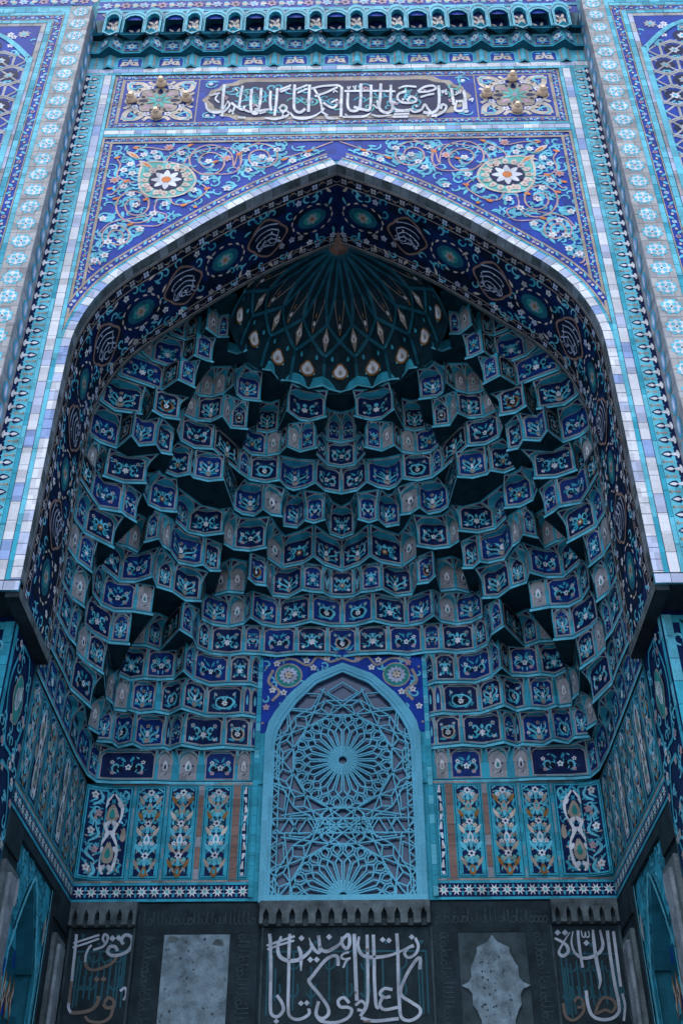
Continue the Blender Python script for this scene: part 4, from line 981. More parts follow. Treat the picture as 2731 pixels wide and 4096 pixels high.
for k in range(0, 9):          # nine leaf cells with kite petals above, and half ones at the ends
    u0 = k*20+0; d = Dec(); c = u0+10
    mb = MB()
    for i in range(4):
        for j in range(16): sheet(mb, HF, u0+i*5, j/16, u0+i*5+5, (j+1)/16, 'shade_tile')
    rgk = random.Random(k)
    def seg(P, m, w, l=2):
        for (a, b) in zip(P[:-1], P[1:]):
            n = 5
            for i in range(n):
                p, q = (a[0]+(b[0]-a[0])*i/n, a[1]+(b[1]-a[1])*i/n), (a[0]+(b[0]-a[0])*(i+1)/n, a[1]+(b[1]-a[1])*(i+1)/n)
                # widths in metres: convert to degrees by the local radius
                ra, rb = max(.04, hp(p[1])[0]), max(.04, hp(q[1])[0]); dl = hypot((b[0]-a[0])*radians(1)*(ra+rb)/2, (b[1]-a[1])*2.4) or 1e-6
                nx, ny = -(b[1]-a[1])*2.4/dl, (b[0]-a[0])*radians(1)*ra/dl
                e = w/2
                d.poly([(p[0]+nx*e/ra*57.3, p[1]+ny*e/2.4), (p[0]-nx*e/ra*57.3, p[1]-ny*e/2.4), (q[0]-nx*e/rb*57.3, q[1]-ny*e/2.4), (q[0]+nx*e/rb*57.3, q[1]+ny*e/2.4)], m, l)
    seg([(c-10, .03), (c-10, .30), (c, .42), (c+10, .30), (c+10, .03)], 'teal', .05, 3); seg([(c-10, .30), (c-10, .32)], 'turq', .06, 3)
    seg([(c, .42), (c-10, .52), (c-10, .55)], 'teal', .05, 3); seg([(c, .42), (c+10, .52)], 'teal', .05, 3)
    seg([(c-10, .52), (c-5, .72), (c-2, .97)], 'teal', .045, 3); seg([(c+10, .52), (c+5, .72), (c+2, .97)], 'teal', .045, 3)
    seg([(c, .46), (c-4.5, .66), (c-2.5, .95)], 'tan', .008, 2); seg([(c, .46), (c+4.5, .66), (c+2.5, .95)], 'tan', .008, 2); seg([(c-8.5, .54), (c-4, .72), (c-1.5, .93)], 'tan', .008, 2); seg([(c+8.5, .54), (c+4, .72), (c+1.5, .93)], 'tan', .008, 2)
    # white leaf on ochre in the lower cell, small flowers above
    def blob(cu, cv, ru, rv, m, l, pt=True):
        N = 14; d.poly([(cu+ru*sin(2*pi*i/N)*(1-.35*max(0, cos(2*pi*i/N))), cv+rv*cos(2*pi*i/N)*(1.25 if cos(2*pi*i/N) > .8 else 1)) for i in range(N)][::-1], m, l)
    blob(c, .19, 4.9, .062, 'ochre', 3); blob(c, .193, 3.7, .048, 'white', 4); blob(c, .187, 1.2, .02, 'tan', 5)
    for s in (-1, 1):
        d.poly([(c+s*10-2.4, .42), (c+s*10, .33), (c+s*10+2.4, .42), (c+s*10, .50)], 'tan', 2) if s < 0 else None
    blob(c-10, .42, 1.7, .026, 'white', 4); blob(c-10, .415, .6, .014, 'ochre', 5)
    blob(c, .52, .9, .016, 'white', 4); blob(c, .47, .6, .012, 'ochre', 4); blob(c, .575, .5, .02, 'ochre', 4)
    for s in (-1, 1): blob(c+s*5, .29, .9, .018, 'turq', 3); blob(c+s*4, .16, .9, .012, 'aqua', 3)
    d.clip(lambda u, v: v < 1.0)
    cut_all(d, [c-5, c, c+5], [x/16 for x in range(1, 16)]); d.emit(mb, HF, .010, .006); mb.build('hood_cell', hood)
mb = MB(); mb.lathe((0, 1.47, 15.66), (0, 0, -1), [(.42, -.03), (.36, .02), (.22, .05), (.08, .075), (0, .08)], 'brick', 20)
for k in range(20): a = 2*pi*k/20; mb.face([(.36*cos(a), 1.47+.36*sin(a), 15.63), (.06*cos(a+.06), 1.47+.06*sin(a+.06), 15.57), (.06*cos(a-.06), 1.47+.06*sin(a-.06), 15.57)], 'ochre')
mb.build('apex_rosette', hood)
mb = MB(); mb.face([(-3.7, 1.43, Z0+DZ*13), (-1.5, 1.43, Z0+DZ*13), (-1.5, 4.9, Z0+DZ*13), (-3.7, 4.9, Z0+DZ*13)], 'teal_dark'); mb.face([(3.7, 1.43, Z0+DZ*13), (1.5, 1.43, Z0+DZ*13), (1.5, 4.9, Z0+DZ*13), (3.7, 4.9, Z0+DZ*13)], 'teal_dark')
mb.face([(-3.7, 1.43, 15.75), (3.7, 1.43, 15.75), (3.7, 4.9, 15.75), (-3.7, 4.9, 15.75)], 'teal_dark')
mb.build('vault_backing', vault)
# ================================================================= walls of the niche: tall floral panels and star bands
YW = 4.55; ZS0, ZS1, ZP1 = 6.62, 6.865, 8.20
FB = plane_y(YW)
def tall_panel(w, h, kind, rg):
    """one tall tile panel, drawn with its lower left corner at 0, 0"""
    d = Dec(); b = .022; d.rect(0, 0, w, h, 'turq', 1); d.rect(.012, .012, w-.012, h-.012, 'night', 2); d.rect(.02, .02, w-.02, h-.02, 'turq', 3); d.rect(b+.02, b+.02, w-b-.02, h-b-.02, 'navy', 4)
    c = w/2; q = Dec(); hw = c-b-.03
    if kind == 'strip':
        n = round(h/.24); p = h/n
        for i in range(n):
            v = p*(i+.5); s = 1 if i % 2 else -1
            q.rib([(0-s*hw*.5, v-p/2), (s*hw*.6, v-p*.1), (s*hw*.1, v+p*.4)], .035, 'white' if rg == 0 else 'aqua', 5, 5, lambda t: .4+.9*sin(pi*t)); q.flower((-s*hw*.35, v+p*.1), hw*.5, 'pink' if i % 2 else 'white', 'tan', 6); q.leaf((0, v), s, p*.35, .04, 'aqua', 5)
    elif kind == 'garland':
        for s in (-1, 1):
            q.rib([(s*hw*.15, .07), (s*hw*.45, .18), (s*hw*.55, .42), (s*hw*.2, .62), (s*hw*.55, .80), (s*hw*.6, .98), (s*hw*.05, 1.17)], .034, 'white', 6, 7, lambda t: .6+.7*abs(sin(3*pi*t)))
            for v, u in ((.12, .38), (.58, .3), (.72, .35), (.98, .62), (.36, .62)): q.drop((s*hw*u, v), pi/2+s*.7, .10, .07, 'white', 7); q.circ((s*hw*u+s*.03, v+.03), .016, 'tan', 8, 6)
            q.curl((s*hw*.6, h-.16), .09, pi/2, -s*1.1, .035, 'aqua', 5); q.rib([(s*hw*.98, .92), (s*hw*.75, 1.0), (s*hw*.85, 1.08), (s*hw*.3, 1.16), (0, h-.05)], .035, 'turq', 5, 6); q.leaf((s*hw*.2, .07), pi/2-s*.9, .14, .05, 'turq', 5)
            q.drop((s*hw*.85, .5), pi/2, .2, .08, 'tan', 5)
        for v in (.34, .88): q.drop((0, v-.13), pi/2, .28, .17, 'tan', 6); q.drop((0, v-.06), pi/2, .14, .08, 'green', 7)
    else:
        n = 5; p = (h-.2)/n
        for s in (-1, 1):
            q.rib([(s*hw*.98, .05), (s*hw*.98, h*.5), (s*hw*.95, h*.72), (s*hw*.8, h*.76), (s*hw*.9, h*.82), (s*hw*.35, h*.9), (0, h-.06)], .03, 'turq', 5, 6)
            q.curl((s*hw*.62, h-.13), .08, pi/2, -s*1.1, .03, 'aqua', 5)
            P = [(s*hw*.1, .06)]
            for i in range(n): P += [(s*hw*(.62 if i % 2 == 0 else .5), .08+p*(i+.45)), (s*hw*.06, .08+p*(i+.95))]
            q.rib(P, .026, 'aqua' if kind == 'chain' else 'tan', 5, 5)
            for i in range(n):
                v = .08+p*(i+.5)
                q.leaf((s*hw*.55, v-.05), pi/2-s*.3, .15, .055, ['ochre', 'tan', 'aqua', 'cream'][(i+(kind == 'chain')) % 4], 6, -.2*s)
                q.flower((s*hw*.5, v+p*.32), .035, ['mint', 'white', 'cream'][i % 3], 'tan', 7); q.leaf((s*hw*.2, v), pi/2-s*1.0, .1, .04, 'turq', 5)
        for i in range(n+1):
            v = .08+p*i+p*.06; 
            if i % 2: q.flower((0, v), .055, 'white', 'navy', 8, 6)
            else: q.drop((0, v-.07), pi/2, .15, .09, ['ochre', 'white', 'tan'][(i//2) % 3], 7); q.drop((0, v-.03), pi/2, .07, .04, 'turq', 8)
            if i < n: q.drop((0, v+p*.35), pi/2, .11, .05, 'aqua', 7)
    rt = random.Random(int(w*1000)+len(kind))
    for i in range(int(h*w*130)):
        x, y, an, L = rt.uniform(.05, 1)*hw, rt.uniform(.06, h-.08), rt.random()*6.3, rt.uniform(.05, .09); mm = rt.choice(['turq', 'aqua', 'turq', 'teal', 'tan'])
        for s in (-1, 1): q.leaf((s*x, y), an if s > 0 else pi-an, L, L*.36, mm, 4.6, .3*s)
    q.p = [([(c+u, v) for u, v in P], m, l) for P, m, l in q.p]
    q.clip(lambda u, v: b+.015 < u < w-b-.015 and .02 < v < h-.02); d.add(q); return d
def star_band(L, h, rg):
    d = Dec(); d.rect(0, 0, L, h, 'turq', 1); d.rect(0, .035, L, h-.035, 'navy', 2); n = max(1, round(L/.162)); p = L/n; c = h/2
    for i in range(n):
        u = p*(i+.5); d.star((u, c), .078, 8, 'white', 4, .42, pi/8); d.circ((u, c), .022, 'mint', 5, 6)
        d.circ((p*i, c), .0, 'turq', 3, 3) if False else None
        for s in (-1, 1): d.leaf((u+p/2, c+s*.075), -s*pi/2, .07, .03, 'turq', 3, 0)
    return d
bw = thing('back_wall', 'back wall of the niche with tall blue floral tile panels above a white star band', 'wall')
kinds = [('strip', .14, .11), ('chain', .38, .085), ('vine', .40, .03), ('chain', .41, .03), ('garland', .52, .03)]
for sx in (-1, 1):
    d = Dec(); x = 1.20; mb = MB(); sheet(mb, FB, min(sx*1.03, sx*3.475), ZS0, max(sx*1.03, sx*3.475), ZP1+.04, 'turq', 1, 1)
    rgb_ = random.Random(9)
    q = Dec(); tiles(q, 1.16, ZP1-.005, 3.12, ZP1+.03, 12, False, ['greige', 'tan', 'greige'], rgb_, 3); tiles(q, 1.16, ZS1+.0, 3.46, ZS1+.03, 14, False, ['greige', 'brick', 'tan'], rgb_, 3)
    xx = 1.23
    panels = []
    for kd, w, gap in kinds:
        panels.append((kd, xx, w)); 
        tiles(q, xx+w+.004, ZS1+.035, xx+w+gap-.004, ZP1-.01, 9, True, ['brick', 'greige', 'brick'] if gap > .05 else ['greige', 'turq'], rgb_, 3); xx += w+gap
    q.p = [([(sx*u, v) for u, v in (P if sx > 0 else P[::-1])], m, l) for P, m, l in q.p]
    q.emit(mb, FB); mb.build('wall_face', bw)
    for kd, x0, w in panels:
        t = tall_panel(w, ZP1-ZS1-.05, kd, 0); a = x0 if sx > 0 else -(x0+w)
        mb = MB(); t.shift(a, ZS1+.04).emit(mb, FB, .0075); mb.build('floral_panel', bw)
    # rounded panel in the corner
    t = tall_panel(.34, ZP1-ZS1-.09, 'strip', 1); mb = MB()
    def FC2(u, v, h):
        f = u/.34; return (sx*(3.14+.30*f-h*.3), YW-.01-.12*f*f-h, v)
    t.shift(0, ZS1+.04); t.p = [(P if sx > 0 else P[::-1], m, l) for P, m, l in t.p]
    sheet(mb, FC2, 0, ZS1+.04, .34, ZP1-.02, 'turq', 8, 1); cut_all(t, [.34*k/8 for k in range(1, 8)]); t.emit(mb, FC2, .004); mb.build('corner_panel', bw)
    L = 3.46-1.20; sb = star_band(L, ZS1-ZS0, 0).shift(1.20 if sx > 0 else -3.46, ZS0); mb = MB(); sb.emit(mb, FB, .008); mb.build('star_band', bw)
mb = MB(); mb.face([(-3.5, YW+.3, 0), (3.5, YW+.3, 0), (3.5, YW+.3, 8.4), (-3.5, YW+.3, 8.4)], 'dark_stone'); mb.build('wall_core', bw)
# tile spandrel round the window head
def win_top(x, o=0.0):
    x = abs(x)/(1.02+o)
    pts = [(0, 9.985), (.40, 9.80), (.70, 9.49), (.88, 9.22), (.97, 9.03), (1.0, 8.85)]
    for i in range(5):
        if x <= pts[i+1][0]: f = (x-pts[i][0])/(pts[i+1][0]-pts[i][0]); return pts[i][1]+(pts[i+1][1]-pts[i][1])*f+o
    return 8.85+o
mb = MB(); n = 40
for i in range(n):
    a, b = -1.22+2.44*i/n, -1.22+2.44*(i+1)/n
    za = win_top(a, .04) if abs(a) < 1.06 else 8.95; zb = win_top(b, .04) if abs(b) < 1.06 else 8.95
    mb.face([(a, YW-.03, za), (b, YW-.03, zb), (b, YW-.03, 10.24), (a, YW-.03, 10.24)], 'cobalt')
for a, b in ((-1.22, -1.03), (1.03, 1.22)): mb.face([(a, YW-.027, 8.2), (b, YW-.027, 8.2), (b, YW-.027, 9.1), (a, YW-.027, 9.1)], 'turq')
d = Dec(); rw = random.Random(31)
for sx in (-1, 1):
    c = (sx*.775, 9.86)
    d.circ(c, .20, 'tan', 2, 20); d.circ(c, .18, 'green', 3, 20); d.flower(c, .14, 'lavender', 'navy', 4, 12, 0, .5, .12); d.flower(c, .07, 'cream', 'tan', 6, 6)
    d.rib([(sx*.98, 10.08), (sx*.72, 10.13), (sx*.5, 10.02), (sx*.36, 10.16), (sx*.18, 10.08), (0, 10.14)], .035, 'tan', 3); d.rib([(sx*1.0, 9.95), (sx*1.06, 9.75), (sx*.9, 9.6), (sx*1.0, 9.45)], .04, 'tan', 3)
    for p in ((.95, 10.05), (.52, 10.1), (.42, 9.98), (1.0, 9.62), (.62, 9.70), (1.08, 9.35), (.22, 10.14), (.84, 9.58), (1.1, 9.98), (1.12, 9.1)): d.flower((sx*p[0], p[1]), .055, rw.choice(['white', 'white', 'pink']), 'tan', 5)
    for i in range(26): p = (sx*rw.uniform(.1, 1.15), rw.uniform(9.3, 10.18)); d.curl(p, .07, rw.random()*6, rw.choice([-.7, .7]), .03, 'aqua', 2)
d.clip(lambda u, v: v < 10.22 and abs(u) < 1.14 and (v > win_top(u, .06)+.01 or abs(u) > 1.07))
for sx in (-1, 1):
    q = Dec(); tiles(q, 1.145, 6.66, 1.215, 10.2, 26, True, ['turq', 'turq', 'aqua'], rng, 3); d.add(q, fu=sx)
d.emit(mb, plane_y(YW-.03)); mb.build('window_spandrel', bw)

# ================================================================= lattice window
win = thing('lattice_window', 'arched window filled with a pale turquoise rosette lattice', 'window')
mb = MB()
def wout(o, n=26):
    pts = [(-1.02-o, 6.60-o*.0)]+[(-(1.02+o)*(1-i/n), win_top((1.02+o)*(1-i/n), o)) for i in range(n+1)]
    return pts+[(-x, z) for x, z in reversed(pts[:-1])]
for o0, o1, y0, y1 in ((.055, .0, 4.47, 4.46), (.0, -.045, 4.475, 4.47), (-.045, -.085, 4.49, 4.485)):
    A, B = wout(o0), wout(o1)
    for i in range(len(A)-1):
        a, b, c, e = A[i], A[i+1], B[i+1], B[i]
        mb.face([(a[0], y0, a[1]), (b[0], y0, b[1]), (c[0], y0, c[1]), (e[0], y0, e[1])][::-1], 'lattice_paint')
        mb.face([(e[0], y0, e[1]), (c[0], y0, c[1]), (c[0], y0+.03, c[1]), (e[0], y0+.03, e[1])][::-1], 'lattice_paint')
        mb.face([(a[0], y0, a[1]), (b[0], y0, b[1]), (b[0], y0+.09, b[1]), (a[0], y0+.09, a[1])], 'lattice_paint')
mb.box(-1.075, 4.455, 6.575, 1.075, 4.56, 6.665, 'lattice_paint'); mb.build('frame', win)
mb = MB(); g = wout(-.04); mb.face([(x, 4.575, z) for x, z in g], 'glass'); mb.build('glass', win)
bars = []
def wok(x, z): return abs(x) < .955 and 6.64 < z < win_top(x, -.05)-.0 and z > 6.64
def bar(p, q, w=.017):
    w *= 1.12
    n = max(2, int(hypot(q[0]-p[0], q[1]-p[1])/.03)); run = []
    for i in range(n+1):
        t = i/n; x, z = p[0]+(q[0]-p[0])*t, p[1]+(q[1]-p[1])*t
        if wok(x, z): run.append((x, z))
        else:
            if len(run) > 1: bars.append((run[0], run[-1], w))
            run = []
    if len(run) > 1: bars.append((run[0], run[-1], w))
def rosette(cx, cz):
    def pt(r, a): return (cx+r*cos(a), cz+r*sin(a)*1.02)
    N = 24; s = 2*pi/N
    for k in range(N):
        a = k*s+s/2
        bar(pt(.075, a), pt(.44, a-s*.36), .016); bar(pt(.075, a), pt(.44, a+s*.36), .016)
        bar(pt(.44, a-s*.36), pt(.50, a), .018); bar(pt(.44, a+s*.36), pt(.50, a), .018)
        bar(pt(.06, a-s/2), pt(.20, a), .012); bar(pt(.06, a+s/2), pt(.20, a), .012); bar(pt(.075, a-s/2), pt(.075, a+s/2), .02); bar(pt(.105, a-s/2), pt(.105, a+s/2), .03)
        bar(pt(.50, a), pt(.56, a-s/2), .017); bar(pt(.50, a), pt(.56, a+s/2), .017)
        bar(pt(.53, a), pt(.60, a+s*.32), .015); bar(pt(.53, a), pt(.60, a-s*.32), .015)
        bar(pt(.56, a-s/2), pt(.63, a-s/2), .016); bar(pt(.60, a-s*.32), pt(.66, a-s*.18), .015); bar(pt(.60, a+s*.32), pt(.66, a+s*.18), .015); bar(pt(.66, a-s*.18), pt(.66, a+s*.18), .015)
        bar(pt(.63, a-s/2), pt(.66, a-s*.18), .015); bar(pt(.63, a+s/2), pt(.66, a+s*.18), .015)
    M = 12; s = 2*pi/M
    for k in range(M):
        a = k*s
        bar(pt(.70, a-s/2), pt(.70, a+s/2), .017); bar(pt(.66, a), pt(.70, a-s*.5), .014); bar(pt(.66, a), pt(.70, a+s*.5), .014)
        bar(pt(.70, a+s/2), pt(.83, a+s*.28), .016); bar(pt(.70, a+s/2), pt(.83, a+s*.72), .016)
        bar(pt(.83, a+s*.28), pt(.83, a-s*.28), .017); bar(pt(.83, a+s*.28), pt(.93, a+s/2), .016); bar(pt(.83, a+s*.72), pt(.93, a+s/2), .016)
        bar(pt(.70, a-s/2), pt(1.12, a+s*.55), .016); bar(pt(.70, a+s/2), pt(1.12, a-s*.55), .016); bar(pt(.93, a-s/2), pt(.93, a+s/2), .015)
        bar(pt(.88, a), pt(1.05, a+s*.4), .014); bar(pt(.88, a), pt(1.05, a-s*.4), .014); bar(pt(1.05, a+s*.4), pt(1.18, a), .014); bar(pt(1.05, a-s*.4), pt(1.18, a), .014)
rosette(0, 8.53); rosette(0, 6.66)
for zz_ in (7.70, 7.50): bar((-.95, zz_), (.95, zz_), .017)
for i in range(9):
    x = -.95+i*.2375
    bar((x, 7.70), (x+.119, 7.50), .014); bar((x+.119, 7.50), (x+.2375, 7.70), .014)
for sx in (-1, 1):
    zz2 = [6.66+.165*i for i in range(15)]
    for a, b in zip(zz2[:-1], zz2[1:]): bar((sx*.95, a), (sx*.86, (a+b)/2), .014); bar((sx*.86, (a+b)/2), (sx*.95, b), .014)
    bar((sx*.865, 6.66), (sx*.865, 9.0), .014)
mb = MB()
for i, (p, q, w) in enumerate(bars):
    L = hypot(q[0]-p[0], q[1]-p[1])
    if L < .012: continue
    ex = w*.3; ux, uz = (q[0]-p[0])/L, (q[1]-p[1])/L; nx, nz = -uz*w/2, ux*w/2; p = (p[0]-ux*ex, p[1]-uz*ex); q = (q[0]+ux*ex, q[1]+uz*ex)
    y = 4.50+.0007*(i % 9); P = [(p[0]-nx, p[1]-nz), (q[0]-nx, q[1]-nz), (q[0]+nx, q[1]+nz), (p[0]+nx, p[1]+nz)]
    mb.prism(P, lambda u, v, h: (u, y+.03-h, v), 0, .03, 'lattice_paint')
mb.build('lattice', win)

# ================================================================= side walls of the niche
XW = 3.475
for sx, wd in ((-1, 'left'), (1, 'right')):
    t = thing('side_wall', wd+' side wall of the niche with narrow floral tile panels over a star band', 'wall', group='side walls of the niche')
    FW_ = plane_x(XW, sx); flip = (lambda d: d) if sx < 0 else (lambda d: d)
    mb = MB(); sheet(mb, FW_, 1.44, ZS0, YW+.3, 8.26, 'turq', 1, 1); d = Dec(); d.rect(1.44, ZS1, YW, ZS1+.03, 'tan', 2)
    n = 7; pw = (YW-.05-1.47)/n
    for i in range(n+1): tiles(d, 1.455+pw*i-.015, ZS1+.03, 1.455+pw*i+.015, 8.22, 8, True, ['brick', 'greige', 'tan'], rng, 2)
    d.rect(1.44, 8.20, YW, 8.24, 'greige', 3); d.emit(mb, FW_); mb.build('wall_face', t)
    for i in range(n):
        kd = ['chain', 'garland', 'vine', 'chain', 'garland', 'vine', 'chain'][i]
        q = tall_panel(pw-.03, 1.30, kd, 0).shift(1.47+pw*i, ZS1+.035); mb = MB(); q.emit(mb, FW_, .006, .002); mb.build('floral_panel', t)
    mb = MB(); star_band(YW-1.47, ZS1-ZS0, 0).shift(1.46, ZS0).emit(mb, FW_, .006, .002); mb.build('star_band', t)
    # front jamb with two lobed cartouches
    j = thing('jamb_wall', wd+' jamb of the niche with a lobed script cartouche under the arch foot', 'wall', group='jambs under the arch feet')
    mb = MB(); y0, y1 = .50, 1.44; sheet(mb, FW_, y0, 3.0, y1, 8.30, 'navy', 1, 4, .006); d = Dec()
    tiles(d, y0, 4, y0+.10, 8.30, 16, True, ['turq', 'aqua', 'turq'], rng, 3); d.rect(y1-.03, 4, y1, 8.3, 'teal', 3)
    rj = random.Random(17); c = (y0+.1+y1-.03)/2
    for zc3, hh3 in ((7.62, .62), (6.3, .58), (5.0, .6)):
        N = 36; O = [(c+.33*cos(2*pi*k/N)*(1+.06*cos(8*pi*k/N)), zc3+hh3*sin(2*pi*k/N)*(1+.05*cos(12*pi*k/N))) for k in range(N)]
        for i in range(N): d.rib([O[i], O[(i+1) % N]], .04, 'turq', 4, 1)
        if zc3 > 7:
            I = [(c+.17*cos(2*pi*k/N)*(1+.1*cos(8*pi*k/N)), zc3+.29*sin(2*pi*k/N)) for k in range(N)]
            d.poly(I, 'tan', 5); d.poly([(c+(u-c)*.88, zc3+(v-zc3)*.93) for u, v in I], 'green', 6)
            for k in range(4): d.rib([(c+.09-.05*k, zc3+.2-.03*k), (c+.06-.05*k, zc3), (c-.02-.02*k, zc3-.13+.02*k), (c-.1+.01*k, zc3-.08+.04*k)], .022, 'white', 7)
            for k in range(4): d.rib([(c-.06+.04*k, zc3+.12), (c-.02+.04*k, zc3+.05), (c+.03*k-.05, zc3+.02)], .016, 'white', 8)
    for i in range(130):
        p = (rj.uniform(y0+.13, y1-.05), rj.uniform(4.2, 8.2))
        if ((p[0]-c)/.19)**2+((p[1]-7.62)/.32)**2 < 1: continue
        (d.flower(p, .055, rj.choice(['white', 'beige', 'pink']), 'tan', 6) if i % 3 == 0 else d.curl(p, .08, rj.random()*6, rj.choice([-.8, .8]), .03, 'aqua', 5))
    d.clip(lambda u, v: y0-.001 <= u <= y1+.001 and v < 8.31); d.emit(mb, FW_, .006, .002); mb.build('side_face', j)
    mb = MB(); FJ = plane_y(y0)
    def FJM(u, v, h): return (sx*u, y0-h, v)
    mb.face([FJM(XW-.006, 0, 0), FJM(4.6, 0, 0), FJM(4.6, 8.36, 0), FJM(XW-.006, 8.36, 0)], 'navy'); d = Dec()
    tiles(d, XW, 4, XW+.11, 8.3, 16, True, ['turq', 'turq', 'aqua'], rng, 2); d.rect(XW+.11, 8.2, 4.5, 8.29, 'turq', 2)
    d.rib([(XW+.2, 4), (XW+.2, 7.9), (XW+.32, 8.1), (4.5, 8.12)], .05, 'turq', 3, 3)
    for i in range(90):
        p = (rj.uniform(XW+.15, 4.3), rj.uniform(4.2, 8.15)); (d.flower(p, .06, rj.choice(['white', 'pink', 'white']), 'tan', 5) if i % 3 == 0 else d.curl(p, .09, rj.random()*6, rj.choice([-.8, .8]), .035, 'aqua', 4))
    d.emit(mb, FJM); mb.build('front_face', j)
    # stone lower wall with the pointed side niche
    st = thing('stone_side_wall', 'dark stone lower wall with grey pilaster slabs on the '+wd+' side of the niche', 'wall', group='stone side walls')
    yn0, yn1, zn = 2.06, 3.74, 6.50
    mb = MB()
    for a, b, z0_, z1_ in ((1.44, yn0, 0, ZS0), (yn1, YW+.3, 0, ZS0), (yn0, yn1, zn, ZS0)): sheet(mb, FW_, a, z0_, b, z1_, 'dark_stone', 1, 1)
    for yy, dz in ((yn0, 1), (yn1, -1)): mb.face([(sx*XW, yy, 0), (sx*(XW+.08), yy, 0), (sx*(XW+.08), yy, zn), (sx*XW, yy, zn)], 'dark_stone')
    mb.face([(sx*XW, yn0, zn), (sx*(XW+.08), yn0, zn), (sx*(XW+.08), yn1, zn), (sx*XW, yn1, zn)], 'dark_stone'); mb.build('wall_face', st)
    for a, b in ((1.50, 1.98), (3.90, 4.40)):
        mb = MB(); X1 = XW-.05; mb.box(min(sx*X1, sx*XW), a, 0, max(sx*X1, sx*XW), b, 6.05, 'stone'); X2 = XW-.09
        mb.box(min(sx*X2, sx*(X1)), a+.12, 0, max(sx*X2, sx*X1), b-.12, 5.95, 'pale_stone'); o = mb.build('pilaster_slab', st)
    mb = MB(); X1 = XW-.025; mb.box(min(sx*X1, sx*XW), 1.44, 6.20, max(sx*X1, sx*XW), yn0-.05, 6.55, 'dark_stone'); mb.box(min(sx*X1, sx*XW), yn1+.06, 6.20, max(sx*X1, sx*XW), YW, 6.55, 'dark_stone'); mb.build('cornice_block', st)
    nch = thing('pointed_niche', 'turquoise relief pointed niche with blue tiles inside, low on the '+wd+' wall', 'niche', group='pointed side niches')
    ap, spz, hw2, cy = 6.33, 5.35, .60, 2.90
    def ntop(y):
        x = min(1, abs(y-cy)/hw2); return ap-(ap-spz)*(x**1.35)
    mb = MB(); n = 36; XN = XW+.05
    for i in range(n):
        a, b = yn0+(yn1-yn0)*i/n, yn0+(yn1-yn0)*(i+1)/n
        za = ntop(a) if abs(a-cy) < hw2 else 0; zb = ntop(b) if abs(b-cy) < hw2 else 0
        if za == 0 or zb == 0: za = zb = 0 if (za == 0 and zb == 0) else max(0, 0)
        mb.face([(sx*XN, a, za), (sx*XN, b, zb), (sx*XN, b, zn), (sx*XN, a, zn)], 'turq')
        if za or zb: mb.face([(sx*XN, a, za), (sx*XN, b, zb), (sx*(XN+.2), b, zb), (sx*(XN+.2), a, za)], 'teal')
    d = Dec(); rn = random.Random(6)
    for i in range(150):      # moulded leaf relief
        p = (rn.uniform(yn0+.06, yn1-.06), rn.uniform(4.6, zn-.05))
        if abs(p[0]-cy) < hw2+.06 and p[1] < ntop(p[0])+.08: continue
        d.curl(p, .07, rn.random()*6, rn.choice([-.9, .9]), .035, rn.choice(['turq', 'aqua', 'turq', 'teal']), rn.randint(2, 6))
    for yy in (yn0+.17, yn1-.17): d.circ((yy, 5.95), .05, 'beige', 8, 10, .16)
    for s in (-1, 1): d.rib([(cy+s*hw2*f, ntop(cy+s*hw2*f)+.02) for f in (1, .9, .75, .55, .35, .15, 0)], .045, 'aqua', 7, 3); d.rect(cy+s*(hw2+.0)-.02, 3, cy+s*(hw2+.0)+.02, spz, 'aqua', 7)
    for s, yy in ((1, yn0), (-1, yn1)): d.rect(min(yy, yy+s*.04), 3, max(yy, yy+s*.04), zn, 'aqua', 5)
    d.emit(mb, plane_x(XN, sx), 0, .005); mb.build('relief_frame', nch)
    mb = MB(); FN = plane_x(XN+.2, sx); sheet(mb, FN, cy-hw2-.1, 0, cy+hw2+.1, ap+.1, 'teal', 1, 1); d = Dec()
    for i in range(6):
        for q in range(9): d.rect(cy-hw2+i*.2+.004, 4.95+q*.18+.004, cy-hw2+i*.2+.196, 4.95+q*.18+.176, rn.choice(['turq', 'teal', 'cobalt', 'teal', 'turq']), 1)
    for i in range(7):
        yy = cy-hw2+.1+i*.18; d.poly([(yy-.09, 5.15), (yy, 4.90), (yy+.09, 5.15), (yy, 5.40)], 'ochre', 3); d.poly([(yy-.06, 5.15), (yy, 4.98), (yy+.06, 5.15), (yy, 5.32)], 'cream', 4); d.poly([(yy-.025, 5.15), (yy, 5.08), (yy+.025, 5.15), (yy, 5.22)], 'navy', 5)
    d.emit(mb, FN, 0, .004)
    for yy in (cy-hw2, cy+hw2): mb.face([(sx*XN, yy, 0), (sx*(XN+.2), yy, 0), (sx*(XN+.2), yy, spz+.12), (sx*XN, yy, spz+.12)], 'teal')
    mb.build('tiled_back', nch)
    for q in range(3):
        mb = MB(); yy = cy-.36+.36*q; d = Dec(); d.rib([(yy-.15, 4.3), (yy-.15, 4.65), (yy, 4.84), (yy+.15, 4.65), (yy+.15, 4.3)], .04, 'turq', 1); d.circ((yy, 4.5), .1, 'navy', 0, 10); d.drop((yy, 4.45), pi/2, .12, .06, 'beige', 2)
        d.emit(mb, plane_x(XN+.16, sx), 0, .006); mb.build('small_arch', nch)

